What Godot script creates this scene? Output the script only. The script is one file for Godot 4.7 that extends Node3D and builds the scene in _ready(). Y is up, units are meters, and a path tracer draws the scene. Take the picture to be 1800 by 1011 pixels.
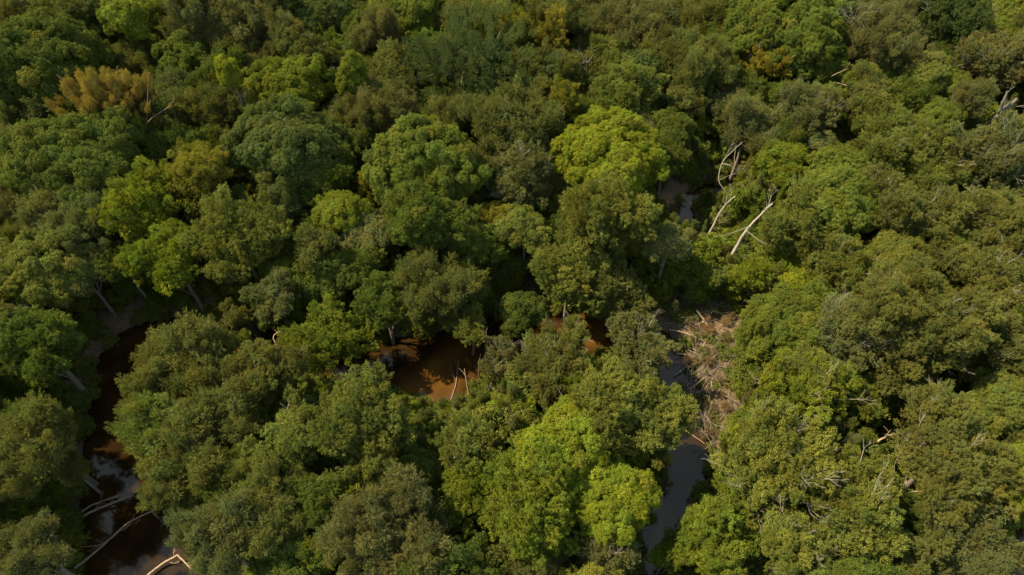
extends Node3D
# A creek winding through a bottomland forest, seen from the air. y is up, metres, the water lies at y = 0.

var rng := RandomNumberGenerator.new()
var lump := FastNoiseLite.new()
var leaf_mat := {}
var bark := {}
var lobes := {}
var taken := {}
var planted := []
var creek_path = [Vector3(-33.5, -12.9, 6.4), Vector3(-37.5, -18.7, 6.8), Vector3(-40.5, -23.6, 6.1), Vector3(-44.1, -28.3, 4.0), Vector3(-46.7, -33.7, 2.8), Vector3(-49.0, -39.7, 2.6), Vector3(-50.0, -45.3, 2.9), Vector3(-48.8, -49.2, 3.2), Vector3(-42.9, -50.7, 2.6), Vector3(-36.1, -50.5, 2.8), Vector3(-29.8, -49.2, 3.5), Vector3(-22.6, -46.1, 2.9), Vector3(-15.3, -46.1, 4.0), Vector3(-9.1, -45.3, 5.1), Vector3(-4.5, -49.6, 3.7), Vector3(2.3, -50.5, 3.6), Vector3(8.3, -50.5, 3.9), Vector3(13.6, -51.4, 2.6), Vector3(17.9, -49.6, 2.2), Vector3(20.7, -45.3, 2.2), Vector3(21.6, -39.7, 2.4), Vector3(20.9, -33.7, 2.3), Vector3(18.6, -28.9, 1.7), Vector3(16.0, -24.5, 1.4), Vector3(14.2, -19.2, 1.3), Vector3(13.3, -14.4, 2.0)]
var side_path = [Vector3(25.4, -70.9, 1.7), Vector3(26.7, -74.2, 1.1), Vector3(29.5, -78.5, 0.9), Vector3(36.4, -81.1, 0.6)]
var side_path_2 = [Vector3(47.7, -67.1, 1.5), Vector3(50.6, -68.3, 1.9), Vector3(54.3, -69.4, 1.3), Vector3(59.6, -70.0, 0.9)]
var side_path_3 = [Vector3(46.6, -17.6, 3.5), Vector3(51.9, -20.9, 2.8), Vector3(56.4, -22.1, 3.3), Vector3(60.9, -22.7, 3.7)]
var sunlit_shallows = [Vector3(-7.2, -44.9, 4.0), Vector3(-11.3, -42.0, 3.2), Vector3(10.6, -51.4, 3.0), Vector3(4.5, -49.6, 2.6), Vector3(25.4, -71.2, 1.7), Vector3(16.1, -24.5, 1.9), Vector3(-29.7, -48.7, 1.9), Vector3(-18.7, -44.5, 2.5)]  # shallow spots whose sunlit look is painted into the water colour
var open_spots = [Vector3(28.8, -67.0, 2.9), Vector3(30.7, -62.1, 2.8), Vector3(31.7, -74.6, 2.6), Vector3(34.2, -67.0, 2.5), Vector3(79.8, -90.7, 2.8), Vector3(42.5, -33.9, 2.6)]
var brush_spots = [Vector3(23.6, -51.5, 2.3), Vector3(27.4, -52.6, 2.3), Vector3(26.5, -48.1, 2.7), Vector3(23.6, -46.8, 2.2), Vector3(24.9, -43.9, 3.0), Vector3(24.8, -40.3, 2.1), Vector3(23.3, -36.9, 1.9), Vector3(21.7, -41.5, 1.4)]
var sand_spots = [Vector3(28.9, -52.1, 1.5), Vector3(26.1, -50.8, 1.7), Vector3(29.2, -49.5, 1.3), Vector3(22.5, -74.5, 1.7)]


const TONES := {
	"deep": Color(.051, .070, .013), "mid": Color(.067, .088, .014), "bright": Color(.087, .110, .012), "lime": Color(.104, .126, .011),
	"olive": Color(.080, .088, .022), "brownolive": Color(.085, .087, .029), "grey": Color(.080, .090, .031), "light": Color(.087, .102, .020),
	"yellow": Color(.128, .119, .014), "gold": Color(.128, .116, .014), "orange": Color(.150, .112, .024), "blue": Color(.050, .069, .018),
}


func _ready() -> void:
	rng.seed = 20240917
	lump.seed = 7
	lump.frequency = 0.08
	var cam := Camera3D.new()
	cam.name = "camera"
	cam.position = Vector3(0, 75, 0)
	cam.rotation_degrees = Vector3(-52, 0, 0)
	cam.fov = 45.68
	cam.near = 0.5
	cam.far = 4000.0
	add_child(cam)
	var sky_look := ProceduralSkyMaterial.new()
	sky_look.sky_top_color = Color(.43, .47, .50)
	sky_look.sky_horizon_color = Color(.72, .77, .82)
	sky_look.sky_curve = 0.15
	sky_look.ground_bottom_color = Color(.12, .14, .08)
	sky_look.ground_horizon_color = Color(.45, .48, .48)
	sky_look.sky_energy_multiplier = 1.3
	var sky := Sky.new()
	sky.sky_material = sky_look
	var e := Environment.new()
	e.background_mode = Environment.BG_SKY
	e.sky = sky
	e.tonemap_mode = Environment.TONE_MAPPER_LINEAR
	e.tonemap_exposure = 4.45
	e.sdfgi_enabled = true
	e.ssao_enabled = true
	e.ssil_enabled = true
	var we := WorldEnvironment.new()
	we.name = "world_environment"
	we.environment = e
	add_child(we)
	var sun := DirectionalLight3D.new()
	sun.name = "sun"
	sun.light_energy = 1.6
	sun.light_color = Color(1.0, .91, .74)
	sun.light_angular_distance = 0.5
	sun.shadow_enabled = true
	sun.look_at_from_position(Vector3(-10, 13, -2.5), Vector3.ZERO)
	add_child(sun)
	make_materials()
	make_lobes()
	make_ground()
	make_undergrowth()
	make_dead_brush()
	plant_trees()
	grow_thicket()
	lay_dead_wood()


# ------------------------------------------------------------------ materials
func noise_texture(freq: float, octaves: int, ramp: Array, seed_: int, kind := FastNoiseLite.TYPE_SIMPLEX_SMOOTH) -> NoiseTexture2D:
	var n := FastNoiseLite.new()
	n.noise_type = kind
	n.frequency = freq
	n.fractal_octaves = octaves
	n.seed = seed_
	var t := NoiseTexture2D.new()
	t.width = 512
	t.height = 512
	t.seamless = true
	t.noise = n
	var g := Gradient.new()
	var at := PackedFloat32Array()
	var cs := PackedColorArray()
	for i in ramp.size():
		at.append(float(i) / (ramp.size() - 1))
		cs.append(ramp[i].linear_to_srgb())
	g.offsets = at
	g.colors = cs
	t.color_ramp = g
	return t


func relief(freq: float, octaves: int, strength: float, seed_: int) -> NoiseTexture2D:
	var t := noise_texture(freq, octaves, [Color.BLACK, Color.WHITE], seed_)
	t.color_ramp = null
	t.as_normal_map = true
	t.bump_strength = strength
	return t


func make_materials() -> void:
	for k in ["round", "open", "feather", "needle"]:
		var m := StandardMaterial3D.new()
		m.resource_name = k + "_leaves"
		m.vertex_color_use_as_albedo = true
		m.roughness = 0.6
		m.metallic_specular = 0.18 if k != "round" else 0.12
		m.backlight_enabled = true
		m.backlight = Color(.80, .86, .45) if k != "needle" else Color(.5, .55, .35)
		leaf_mat[k] = m
	var looks := {
		"grey": [Color(.045, .039, .03), Color(.085, .074, .058), Color(.13, .115, .095)],
		"pale": [Color(.085, .075, .06), Color(.145, .13, .105), Color(.20, .185, .155)],
		"brown": [Color(.045, .032, .022), Color(.09, .066, .045), Color(.15, .115, .08)],
		"driftwood": [Color(.035, .028, .02), Color(.075, .06, .045), Color(.135, .115, .09)],
		"tan": [Color(.10, .07, .042), Color(.17, .125, .08), Color(.23, .18, .125)],
	}
	for k in looks:
		var m := StandardMaterial3D.new()
		m.resource_name = k + "_bark"
		m.albedo_texture = noise_texture(.02, 4, looks[k], 31)
		m.roughness = 0.9
		m.uv1_triplanar = true
		m.uv1_scale = Vector3(.9, .25, .9)
		m.normal_enabled = true
		m.normal_texture = relief(.05, 4, 6.0, 5)
		m.normal_scale = 0.8
		bark[k] = m


# ------------------------------------------------------------------ small tools
func tag(o: Node, label := "", category := "", group := "", kind := "") -> void:
	if label:
		o.set_meta("label", label)
	if category:
		o.set_meta("category", category)
	if group:
		o.set_meta("group", group)
	if kind:
		o.set_meta("kind", kind)


func numbered(called: String) -> String:
	var n: int = taken.get(called, 0)
	taken[called] = n + 1
	return called if n == 0 else "%s_%03d" % [called, n]


func thing(called: String, label: String, category: String, at: Vector3, group := "") -> Node3D:
	var o := Node3D.new()
	o.name = numbered(called)
	o.position = at
	add_child(o)
	tag(o, label, category, group)
	return o


func part(called: String, m: Mesh, mat: Material, parent: Node) -> MeshInstance3D:
	var o := MeshInstance3D.new()
	o.name = called
	o.mesh = m
	o.material_override = mat
	parent.add_child(o, true)
	return o


func any_dir() -> Vector3:
	var y := rng.randf_range(-1, 1)
	var a := rng.randf() * TAU
	var r := sqrt(1 - y * y)
	return Vector3(r * cos(a), y, r * sin(a))


func towards(y: Vector3, spin: float) -> Basis:
	y = y.normalized()
	var x := y.cross(Vector3(.31, .11, .94) if absf(y.z) < 0.9 else Vector3.RIGHT).normalized()
	return Basis(x, y, x.cross(y)) * Basis(Vector3.UP, spin)


# tubes gather in three arrays and are committed as one mesh
class Tubes:
	var v := PackedVector3Array()
	var n := PackedVector3Array()
	var idx := PackedInt32Array()

	func tube(pts: Array, radii: Array, sides := 6) -> void:
		var first := v.size()
		var x := Vector3.ZERO
		for i in pts.size():
			var d: Vector3 = (pts[mini(i + 1, pts.size() - 1)] - pts[maxi(i - 1, 0)]).normalized()
			if x == Vector3.ZERO:
				x = d.cross(Vector3(.2, .3, .93) if absf(d.z) < .9 else Vector3.UP).normalized()
			else:
				x = (x - d * x.dot(d)).normalized()
			var y := d.cross(x)
			for s in sides:
				var a := TAU * s / sides
				var o := x * cos(a) + y * sin(a)
				v.append(pts[i] + o * radii[i])
				n.append(o)
		for i in pts.size() - 1:
			for s in sides:
				var a := first + i * sides + s
				var b := first + i * sides + (s + 1) % sides
				idx.append_array([a, a + sides, b, b, a + sides, b + sides])
		var last := first + (pts.size() - 1) * sides
		for end in [first, last]:
			for s in range(1, sides - 1):
				idx.append_array([end, end + s + 1, end + s] if end == last else [end, end + s, end + s + 1])

	func mesh() -> ArrayMesh:
		var a := []
		a.resize(Mesh.ARRAY_MAX)
		a[Mesh.ARRAY_VERTEX] = v
		a[Mesh.ARRAY_NORMAL] = n
		a[Mesh.ARRAY_INDEX] = idx
		var m := ArrayMesh.new()
		m.add_surface_from_arrays(Mesh.PRIMITIVE_TRIANGLES, a)
		return m


func bend(p: Vector3, q: Vector3, sag: float, n := 4) -> Array:
	var side := any_dir() * p.distance_to(q) * sag
	var out := []
	for i in n + 1:
		var t := float(i) / n
		out.append(p.lerp(q, t) + side * sin(t * PI) + any_dir() * p.distance_to(q) * sag * .15 * (1.0 if i > 0 and i < n else 0.0))
	return out


func tapered(a: float, b: float, n := 4) -> Array:
	var out := []
	for i in n + 1:
		out.append(lerpf(a, b, float(i) / n))
	return out


# a bare branch that forks again and again
func fork(tb: Tubes, p: Vector3, dir: Vector3, length: float, r: float, depth: int, spread := 0.55, lift := 0.15) -> void:
	var q := p + dir * length
	tb.tube(bend(p, q, .10, 4), tapered(r, r * .62, 4), 5 if depth > 1 else 4)
	if depth <= 0:
		return
	for k in rng.randi_range(2, 3):
		var d := (dir + any_dir() * spread + Vector3.UP * lift).normalized()
		fork(tb, q, d, length * rng.randf_range(.5, .85), r * .6, depth - 1, spread, lift)
	if depth > 1 and rng.randf() < .8:
		fork(tb, p.lerp(q, rng.randf_range(.4, .7)), (dir + any_dir() * spread * 1.5).normalized(), length * .5, r * .42, depth - 2, spread, lift)


# ------------------------------------------------------------------ leaf masses
class Leaves:
	var v := PackedVector3Array()
	var c := PackedColorArray()
	var idx := PackedInt32Array()

	func leaf(p: Vector3, normal: Vector3, dir: Vector3, length: float, width: float, col: Color) -> void:
		var d := (dir - normal * dir.dot(normal)).normalized()
		var s := d.cross(normal).normalized() * width * .5
		var f := v.size()
		v.append(p)
		v.append(p + d * length * .5 + s + normal * width * .18)
		v.append(p + d * length)
		v.append(p + d * length * .5 - s + normal * width * .18)
		for i in 4:
			c.append(col)
		idx.append_array([f, f + 1, f + 2, f, f + 2, f + 3])

	func mesh() -> ArrayMesh:
		var a := []
		a.resize(Mesh.ARRAY_MAX)
		a[Mesh.ARRAY_VERTEX] = v
		a[Mesh.ARRAY_COLOR] = c
		a[Mesh.ARRAY_INDEX] = idx
		var m := ArrayMesh.new()
		m.add_surface_from_arrays(Mesh.PRIMITIVE_TRIANGLES, a)
		return m


func leaf_tone() -> Color:
	var b := rng.randf_range(.62, 1.34)
	return Color(b * rng.randf_range(.9, 1.12), b, b * rng.randf_range(.8, 1.2))


func make_lobes() -> void:
	for kind in ["round", "open", "feather", "needle"]:
		lobes[kind] = []
		for variant in 5:
			lobes[kind].append(lobe(kind))


# a mass of leaves about one unit in radius, that opens upwards (y)
func lobe(kind: String) -> ArrayMesh:
	var L := Leaves.new()
	var n := 36
	match kind:
		"open": n = 26
		"feather": n = 90
		"needle": n = 30
	for k in n:
		var y := 1.0 - (k + rng.randf()) / n * (1.5 if kind != "open" else 1.65)
		var a := k * 2.39996 + rng.randf_range(-.4, .4)
		var r := sqrt(maxf(0, 1 - y * y))
		var d := Vector3(r * cos(a), y, r * sin(a))
		if kind == "round":
			var c := d * rng.randf_range(.52, .92)
			var s := rng.randf_range(.22, .34)
			var ct := leaf_tone().lerp(Color.WHITE, .5)
			for i in 66:
				var o := (any_dir() + d * .55).normalized()
				var p := c + o * s * rng.randf_range(.55, 1.0)
				var nn := (o + any_dir() * .75 + Vector3.UP * .35).normalized()
				L.leaf(p, nn, any_dir(), rng.randf_range(.09, .16), rng.randf_range(.06, .095), leaf_tone() * ct)
		elif kind == "open":
			var c := d * rng.randf_range(.42, 1.05)
			var s := rng.randf_range(.16, .34)
			var ct := leaf_tone().lerp(Color.WHITE, .5)
			for i in 70:
				var o := any_dir() * Vector3(1, .65, 1)
				var p := c + o * s * rng.randf_range(.2, 1.15)
				var nn := (o * .4 + any_dir() * .8 + Vector3.UP * .5).normalized()
				L.leaf(p, nn, any_dir(), rng.randf_range(.09, .18), rng.randf_range(.055, .095), leaf_tone() * ct)
		elif kind == "feather":
			var p := d * rng.randf_range(.25, .55)
			var step := (d + any_dir() * .35).normalized() * .075
			var ct := leaf_tone().lerp(Color.WHITE, .5)
			for i in 9:
				step = (step + Vector3.DOWN * .010).normalized() * .075
				p += step
				for j in 3:
					var o := (any_dir() + step * 6.0).normalized()
					L.leaf(p + any_dir() * .045, (any_dir() * .8 + Vector3.UP * .5).normalized(), o, rng.randf_range(.10, .19), rng.randf_range(.04, .06), leaf_tone() * ct)
		else:
			var c := d * rng.randf_range(.45, .90)
			var ct := leaf_tone().lerp(Color.WHITE, .5)
			for i in 60:
				var o := (any_dir() + d * .7 + Vector3.UP * .3).normalized()
				L.leaf(c + o * .03, any_dir(), o, rng.randf_range(.16, .27), .022, leaf_tone() * ct)
	return L.mesh()


func crown(places: Array, kind: String, parent: Node) -> void:
	# places: [Transform3D, Color], shared out between two of the five leaf masses of that kind
	var whole := Node3D.new()
	whole.name = "crown"
	parent.add_child(whole)
	var groups := 2 if places.size() > 10 else 1
	var start := rng.randi() % 5
	for g in groups:
		var mine := []
		for i in places.size():
			if i % groups == g:
				mine.append(places[i])
		scatter("foliage", lobes[kind][(start + g * 2) % 5], mine, leaf_mat[kind], whole)


func scatter(called: String, mesh: Mesh, places: Array, mat: Material, parent: Node) -> MultiMeshInstance3D:
	var mm := MultiMesh.new()
	mm.transform_format = MultiMesh.TRANSFORM_3D
	mm.use_colors = true
	mm.mesh = mesh
	mm.instance_count = places.size()
	for i in places.size():
		mm.set_instance_transform(i, places[i][0])
		mm.set_instance_color(i, places[i][1])
	var o := MultiMeshInstance3D.new()
	o.name = called
	o.multimesh = mm
	o.material_override = mat
	parent.add_child(o, true)
	o.set_meta("kind", "stuff")
	return o


func tint(base: Color, amount := 1.0) -> Color:
	var b := 1.0 + rng.randf_range(-.20, .20) * amount
	var w := rng.randf_range(-.10, .12) * amount
	return Color(base.r * b * (1 + w), base.g * b, base.b * b * (1 - w))


# ------------------------------------------------------------------ the ground
func segment_gap(p: Vector2, path: Array) -> float:
	var best := 1e9
	for i in path.size() - 1:
		var a := Vector2(path[i].x, path[i].y)
		var b := Vector2(path[i + 1].x, path[i + 1].y)
		var t := clampf((p - a).dot(b - a) / (b - a).length_squared(), 0, 1)
		best = minf(best, p.distance_to(a.lerp(b, t)) - lerpf(path[i].z, path[i + 1].z, t))
	return best


func creek_gap(x: float, z: float) -> float:
	var p := Vector2(x, z)
	return minf(minf(segment_gap(p, creek_path), segment_gap(p, side_path)), minf(segment_gap(p, side_path_2), segment_gap(p, side_path_3)))


func land(x: float, z: float) -> float:
	var gap := creek_gap(x, z) + lump.get_noise_2d(x * 3.0, z * 3.0) * 1.2
	return lerpf(-1.1, 1.3, smoothstep(-1.6, 2.6, gap)) + lump.get_noise_2d(x, z) * .35 + lump.get_noise_2d(x * 5, z * 5) * .12


func sandy(x: float, z: float) -> float:
	var s := 0.0
	for c in sand_spots:
		s = maxf(s, 1.0 - smoothstep(.55, 1.15, Vector2(x - c.x, z - c.y).length() / c.z + lump.get_noise_2d(x * 6, z * 6) * .5))
	return s


func make_ground() -> void:
	var xs := [-3000.0, -1200.0, -600.0, -320.0, -220.0]
	var zs := [-3000.0, -1200.0, -600.0, -330.0, -240.0]
	for i in 201:
		xs.append(-160.0 + i * 1.6)
	xs.append_array([220.0, 320.0, 600.0, 1200.0, 3000.0])
	for i in 131:
		zs.append(-190.0 + i * 1.6)
	zs.append_array([60.0, 120.0, 300.0, 900.0, 3000.0])
	var v := PackedVector3Array()
	var c := PackedColorArray()
	var idx := PackedInt32Array()
	for z in zs:
		for x in xs:
			var y := land(x, z) if absf(x) < 200 and z > -230 and z < 50 else 1.3
			v.append(Vector3(x, y, z))
			var s := sandy(x, z)
			var mud := 1.0 - smoothstep(-.2, .9, y)
			var col := Color(.62, .55, .40).lerp(Color(.40, .32, .22), mud * .85).lerp(Color(1.25, 1.0, .74), s)
			c.append(Color(col.r, col.g, col.b) / 2.3)
	for j in zs.size() - 1:
		for i in xs.size() - 1:
			var a := j * xs.size() + i
			var b: int = a + xs.size()
			idx.append_array([a, a + 1, b, a + 1, b + 1, b])
	var arr := []
	arr.resize(Mesh.ARRAY_MAX)
	arr[Mesh.ARRAY_VERTEX] = v
	arr[Mesh.ARRAY_COLOR] = c
	arr[Mesh.ARRAY_INDEX] = idx
	var m := ArrayMesh.new()
	m.add_surface_from_arrays(Mesh.PRIMITIVE_TRIANGLES, arr)
	var st := SurfaceTool.new()
	st.create_from(m, 0)
	st.generate_normals()
	var mat := StandardMaterial3D.new()
	mat.resource_name = "forest_floor"
	mat.vertex_color_use_as_albedo = true
	mat.albedo_texture = noise_texture(.03, 5, [Color(.05, .042, .03), Color(.12, .09, .06), Color(.2, .16, .105), Color(.30, .24, .165)], 3)
	mat.roughness = 0.95
	mat.uv1_triplanar = true
	mat.uv1_world_triplanar = true
	mat.uv1_scale = Vector3(.11, .11, .11)
	mat.normal_enabled = true
	mat.normal_texture = relief(.06, 5, 8.0, 9)
	var g := part("forest_floor", st.commit(), mat, self)
	tag(g, "brown leaf-littered forest floor with low creek banks", "ground", "", "structure")
	# the water: sunlit amber painted into the colour at shallow spots, shade elsewhere
	var wv := PackedVector3Array()
	var wn := PackedVector3Array()
	var wc := PackedColorArray()
	var wi := PackedInt32Array()
	for b in 131:
		for a in 181:
			var p := Vector3(-180 + a * 2.0, 0, -210 + b * 2.0)
			wv.append(p)
			wn.append(Vector3.UP)
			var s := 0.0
			for k in sunlit_shallows:
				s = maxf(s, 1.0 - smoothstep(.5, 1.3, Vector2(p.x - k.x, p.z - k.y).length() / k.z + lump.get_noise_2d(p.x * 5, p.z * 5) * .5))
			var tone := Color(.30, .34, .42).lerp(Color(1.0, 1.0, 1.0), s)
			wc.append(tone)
			if a < 180 and b < 130:
				var q := b * 181 + a
				wi.append_array([q, q + 1, q + 181, q + 1, q + 182, q + 181])
	var warr := []
	warr.resize(Mesh.ARRAY_MAX)
	warr[Mesh.ARRAY_VERTEX] = wv
	warr[Mesh.ARRAY_NORMAL] = wn
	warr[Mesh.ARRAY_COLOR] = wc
	warr[Mesh.ARRAY_INDEX] = wi
	var w := ArrayMesh.new()
	w.add_surface_from_arrays(Mesh.PRIMITIVE_TRIANGLES, warr)
	var wm := StandardMaterial3D.new()
	wm.resource_name = "murky_water"
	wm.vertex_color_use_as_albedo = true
	wm.albedo_texture = noise_texture(.008, 4, [Color(.018, .009, .003), Color(.030, .015, .004), Color(.044, .022, .005), Color(.056, .029, .007)], 12)
	wm.uv1_triplanar = true
	wm.uv1_world_triplanar = true
	wm.uv1_scale = Vector3(.035, .035, .035)
	wm.roughness = 0.05
	wm.metallic_specular = 0.29
	wm.normal_enabled = true
	wm.normal_texture = relief(.02, 3, 1.2, 21)
	wm.normal_scale = 0.12
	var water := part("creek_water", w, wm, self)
	tag(water, "murky orange-brown creek water winding between the trees", "water", "", "structure")


func in_spots(x: float, z: float, spots: Array) -> bool:
	for c in spots:
		if Vector2(x - c.x, z - c.y).length() < c.z:
			return true
	return false


# dead sticks and withered leaves that lie tangled on the right channel's bank
func make_dead_brush() -> void:
	var sticks := Tubes.new()
	var withered := []
	for c in brush_spots:
		for i in 19:
			var a := rng.randf() * TAU
			var r: float = c.z * sqrt(rng.randf())
			var p := Vector3(c.x + cos(a) * r, 0, c.y + sin(a) * r)
			p.y = maxf(land(p.x, p.z), 0.0) + rng.randf_range(.05, .9)
			var d := Vector3(rng.randf_range(-1, 1), rng.randf_range(-.1, .35), rng.randf_range(-1, 1)).normalized()
			fork(sticks, p, d, rng.randf_range(.7, 1.9), rng.randf_range(.02, .06), 2, .55, .05)
			if i % 3 == 0:
				var s := rng.randf_range(.35, .8)
				withered.append([Transform3D(towards(Vector3.UP + any_dir() * .6, rng.randf() * TAU) * Basis.from_scale(Vector3(s, s * .6, s)), p), tint([Color(.085, .055, .026), Color(.10, .075, .035), Color(.07, .075, .02)][rng.randi() % 3])])
	var o := part("dead_brush", sticks.mesh(), bark["driftwood"], self)
	tag(o, "tangle of dead sticks on the bank of the right channel", "brush", "", "stuff")
	tag(scatter("withered_leaves", lobes["feather"][2], withered, leaf_mat["feather"], self), "withered brown leaves caught among the dead sticks on the bank", "dead leaves", "", "stuff")


func make_undergrowth() -> void:
	var loose := []
	var dense := []
	for i in 21000:
		var z := rng.randf_range(-172, -2)
		var half := 34.0 - z * .92
		var x := rng.randf_range(-half, half)
		var gap := creek_gap(x, z)
		if gap < -.1 or sandy(x, z) > .3:
			continue
		var s := rng.randf_range(.7, 1.8)
		var bare := in_spots(x, z, brush_spots)
		if bare and rng.randf() < .35:
			continue
		var up := rng.randf_range(0, 6.0) * smoothstep(2.0, 6.5, gap) * (0.0 if bare or in_spots(x, z, open_spots) else 1.0)
		if gap < 3.0 or bare:
			s *= .62 if bare else .75
		var b := towards(Vector3.UP + any_dir() * .4, rng.randf() * TAU) * Basis.from_scale(Vector3(s, s * rng.randf_range(.7, 1.2), s))
		var tone: Color = TONES[["mid", "mid", "bright", "olive", "bright", "light"][rng.randi() % 6]]
		(dense if i % 3 == 0 else loose).append([Transform3D(b, Vector3(x, land(x, z) + s * .3 + up, z)), tint(tone)])
	tag(scatter("undergrowth", lobes["open"][0], loose, leaf_mat["open"], self), "loose shrubby undergrowth filling the forest floor between the trunks", "undergrowth", "", "stuff")
	tag(scatter("ground_cover", lobes["round"][1], dense, leaf_mat["round"], self), "dense low bushy ground cover under the trees", "ground cover", "", "stuff")


# young growth that rises between the crowns, as dense as grass from up here
func grow_thicket() -> void:
	var places := {"open": [], "feather": []}
	for i in 9000:
		var z := rng.randf_range(-172, -4)
		var half := 34.0 - z * .92
		var x := rng.randf_range(-half, half)
		var gap := creek_gap(x, z)
		if gap < .8 or sandy(x, z) > .2 or in_spots(x, z, brush_spots) or in_spots(x, z, open_spots):
			continue
		var clear := 1e9
		for t in planted:
			clear = minf(clear, Vector2(x - t.x, z - t.y).length() - t.z * .78)
		if clear < 0.0:
			continue
		var tall := minf(rng.randf_range(4.0, 9.5), 1.6 + gap * .9)
		var wide := rng.randf_range(.55, 1.0)
		var tone: Color = tint(TONES[["mid", "bright", "olive", "light", "mid", "grey"][rng.randi() % 6]])
		var kind: String = ["open", "feather"][rng.randi() % 2]
		var y := rng.randf_range(.5, 1.4)
		while y < tall:
			var f := 1.0 - .55 * y / tall
			var s := wide * f * rng.randf_range(.9, 1.5)
			var o := any_dir() * Vector3(1, .3, 1) * wide * f * .7
			places[kind].append([Transform3D(towards(Vector3.UP + o * .8, rng.randf() * TAU) * Basis.from_scale(Vector3(s * .8, s * 1.3, s * .8)), Vector3(x, land(x, z) + y, z) + o), tint(tone, .6)])
			y += s * .95
	tag(scatter("thicket", lobes["open"][3], places["open"], leaf_mat["open"], self), "thicket of leafy saplings filling the gaps between the tree crowns", "thicket", "", "stuff")
	tag(scatter("sapling_thicket", lobes["feather"][3], places["feather"], leaf_mat["feather"], self), "feathery young growth between the trees", "thicket", "", "stuff")


# ------------------------------------------------------------------ trees
const TREE_NAMES := {"round": "round_tree", "open": "leafy_tree", "feather": "feathery_tree", "needle": "pine_tree", "branchy": "twiggy_tree", "sparse": "twiggy_tree", "orange": "autumn_tree"}


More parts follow.
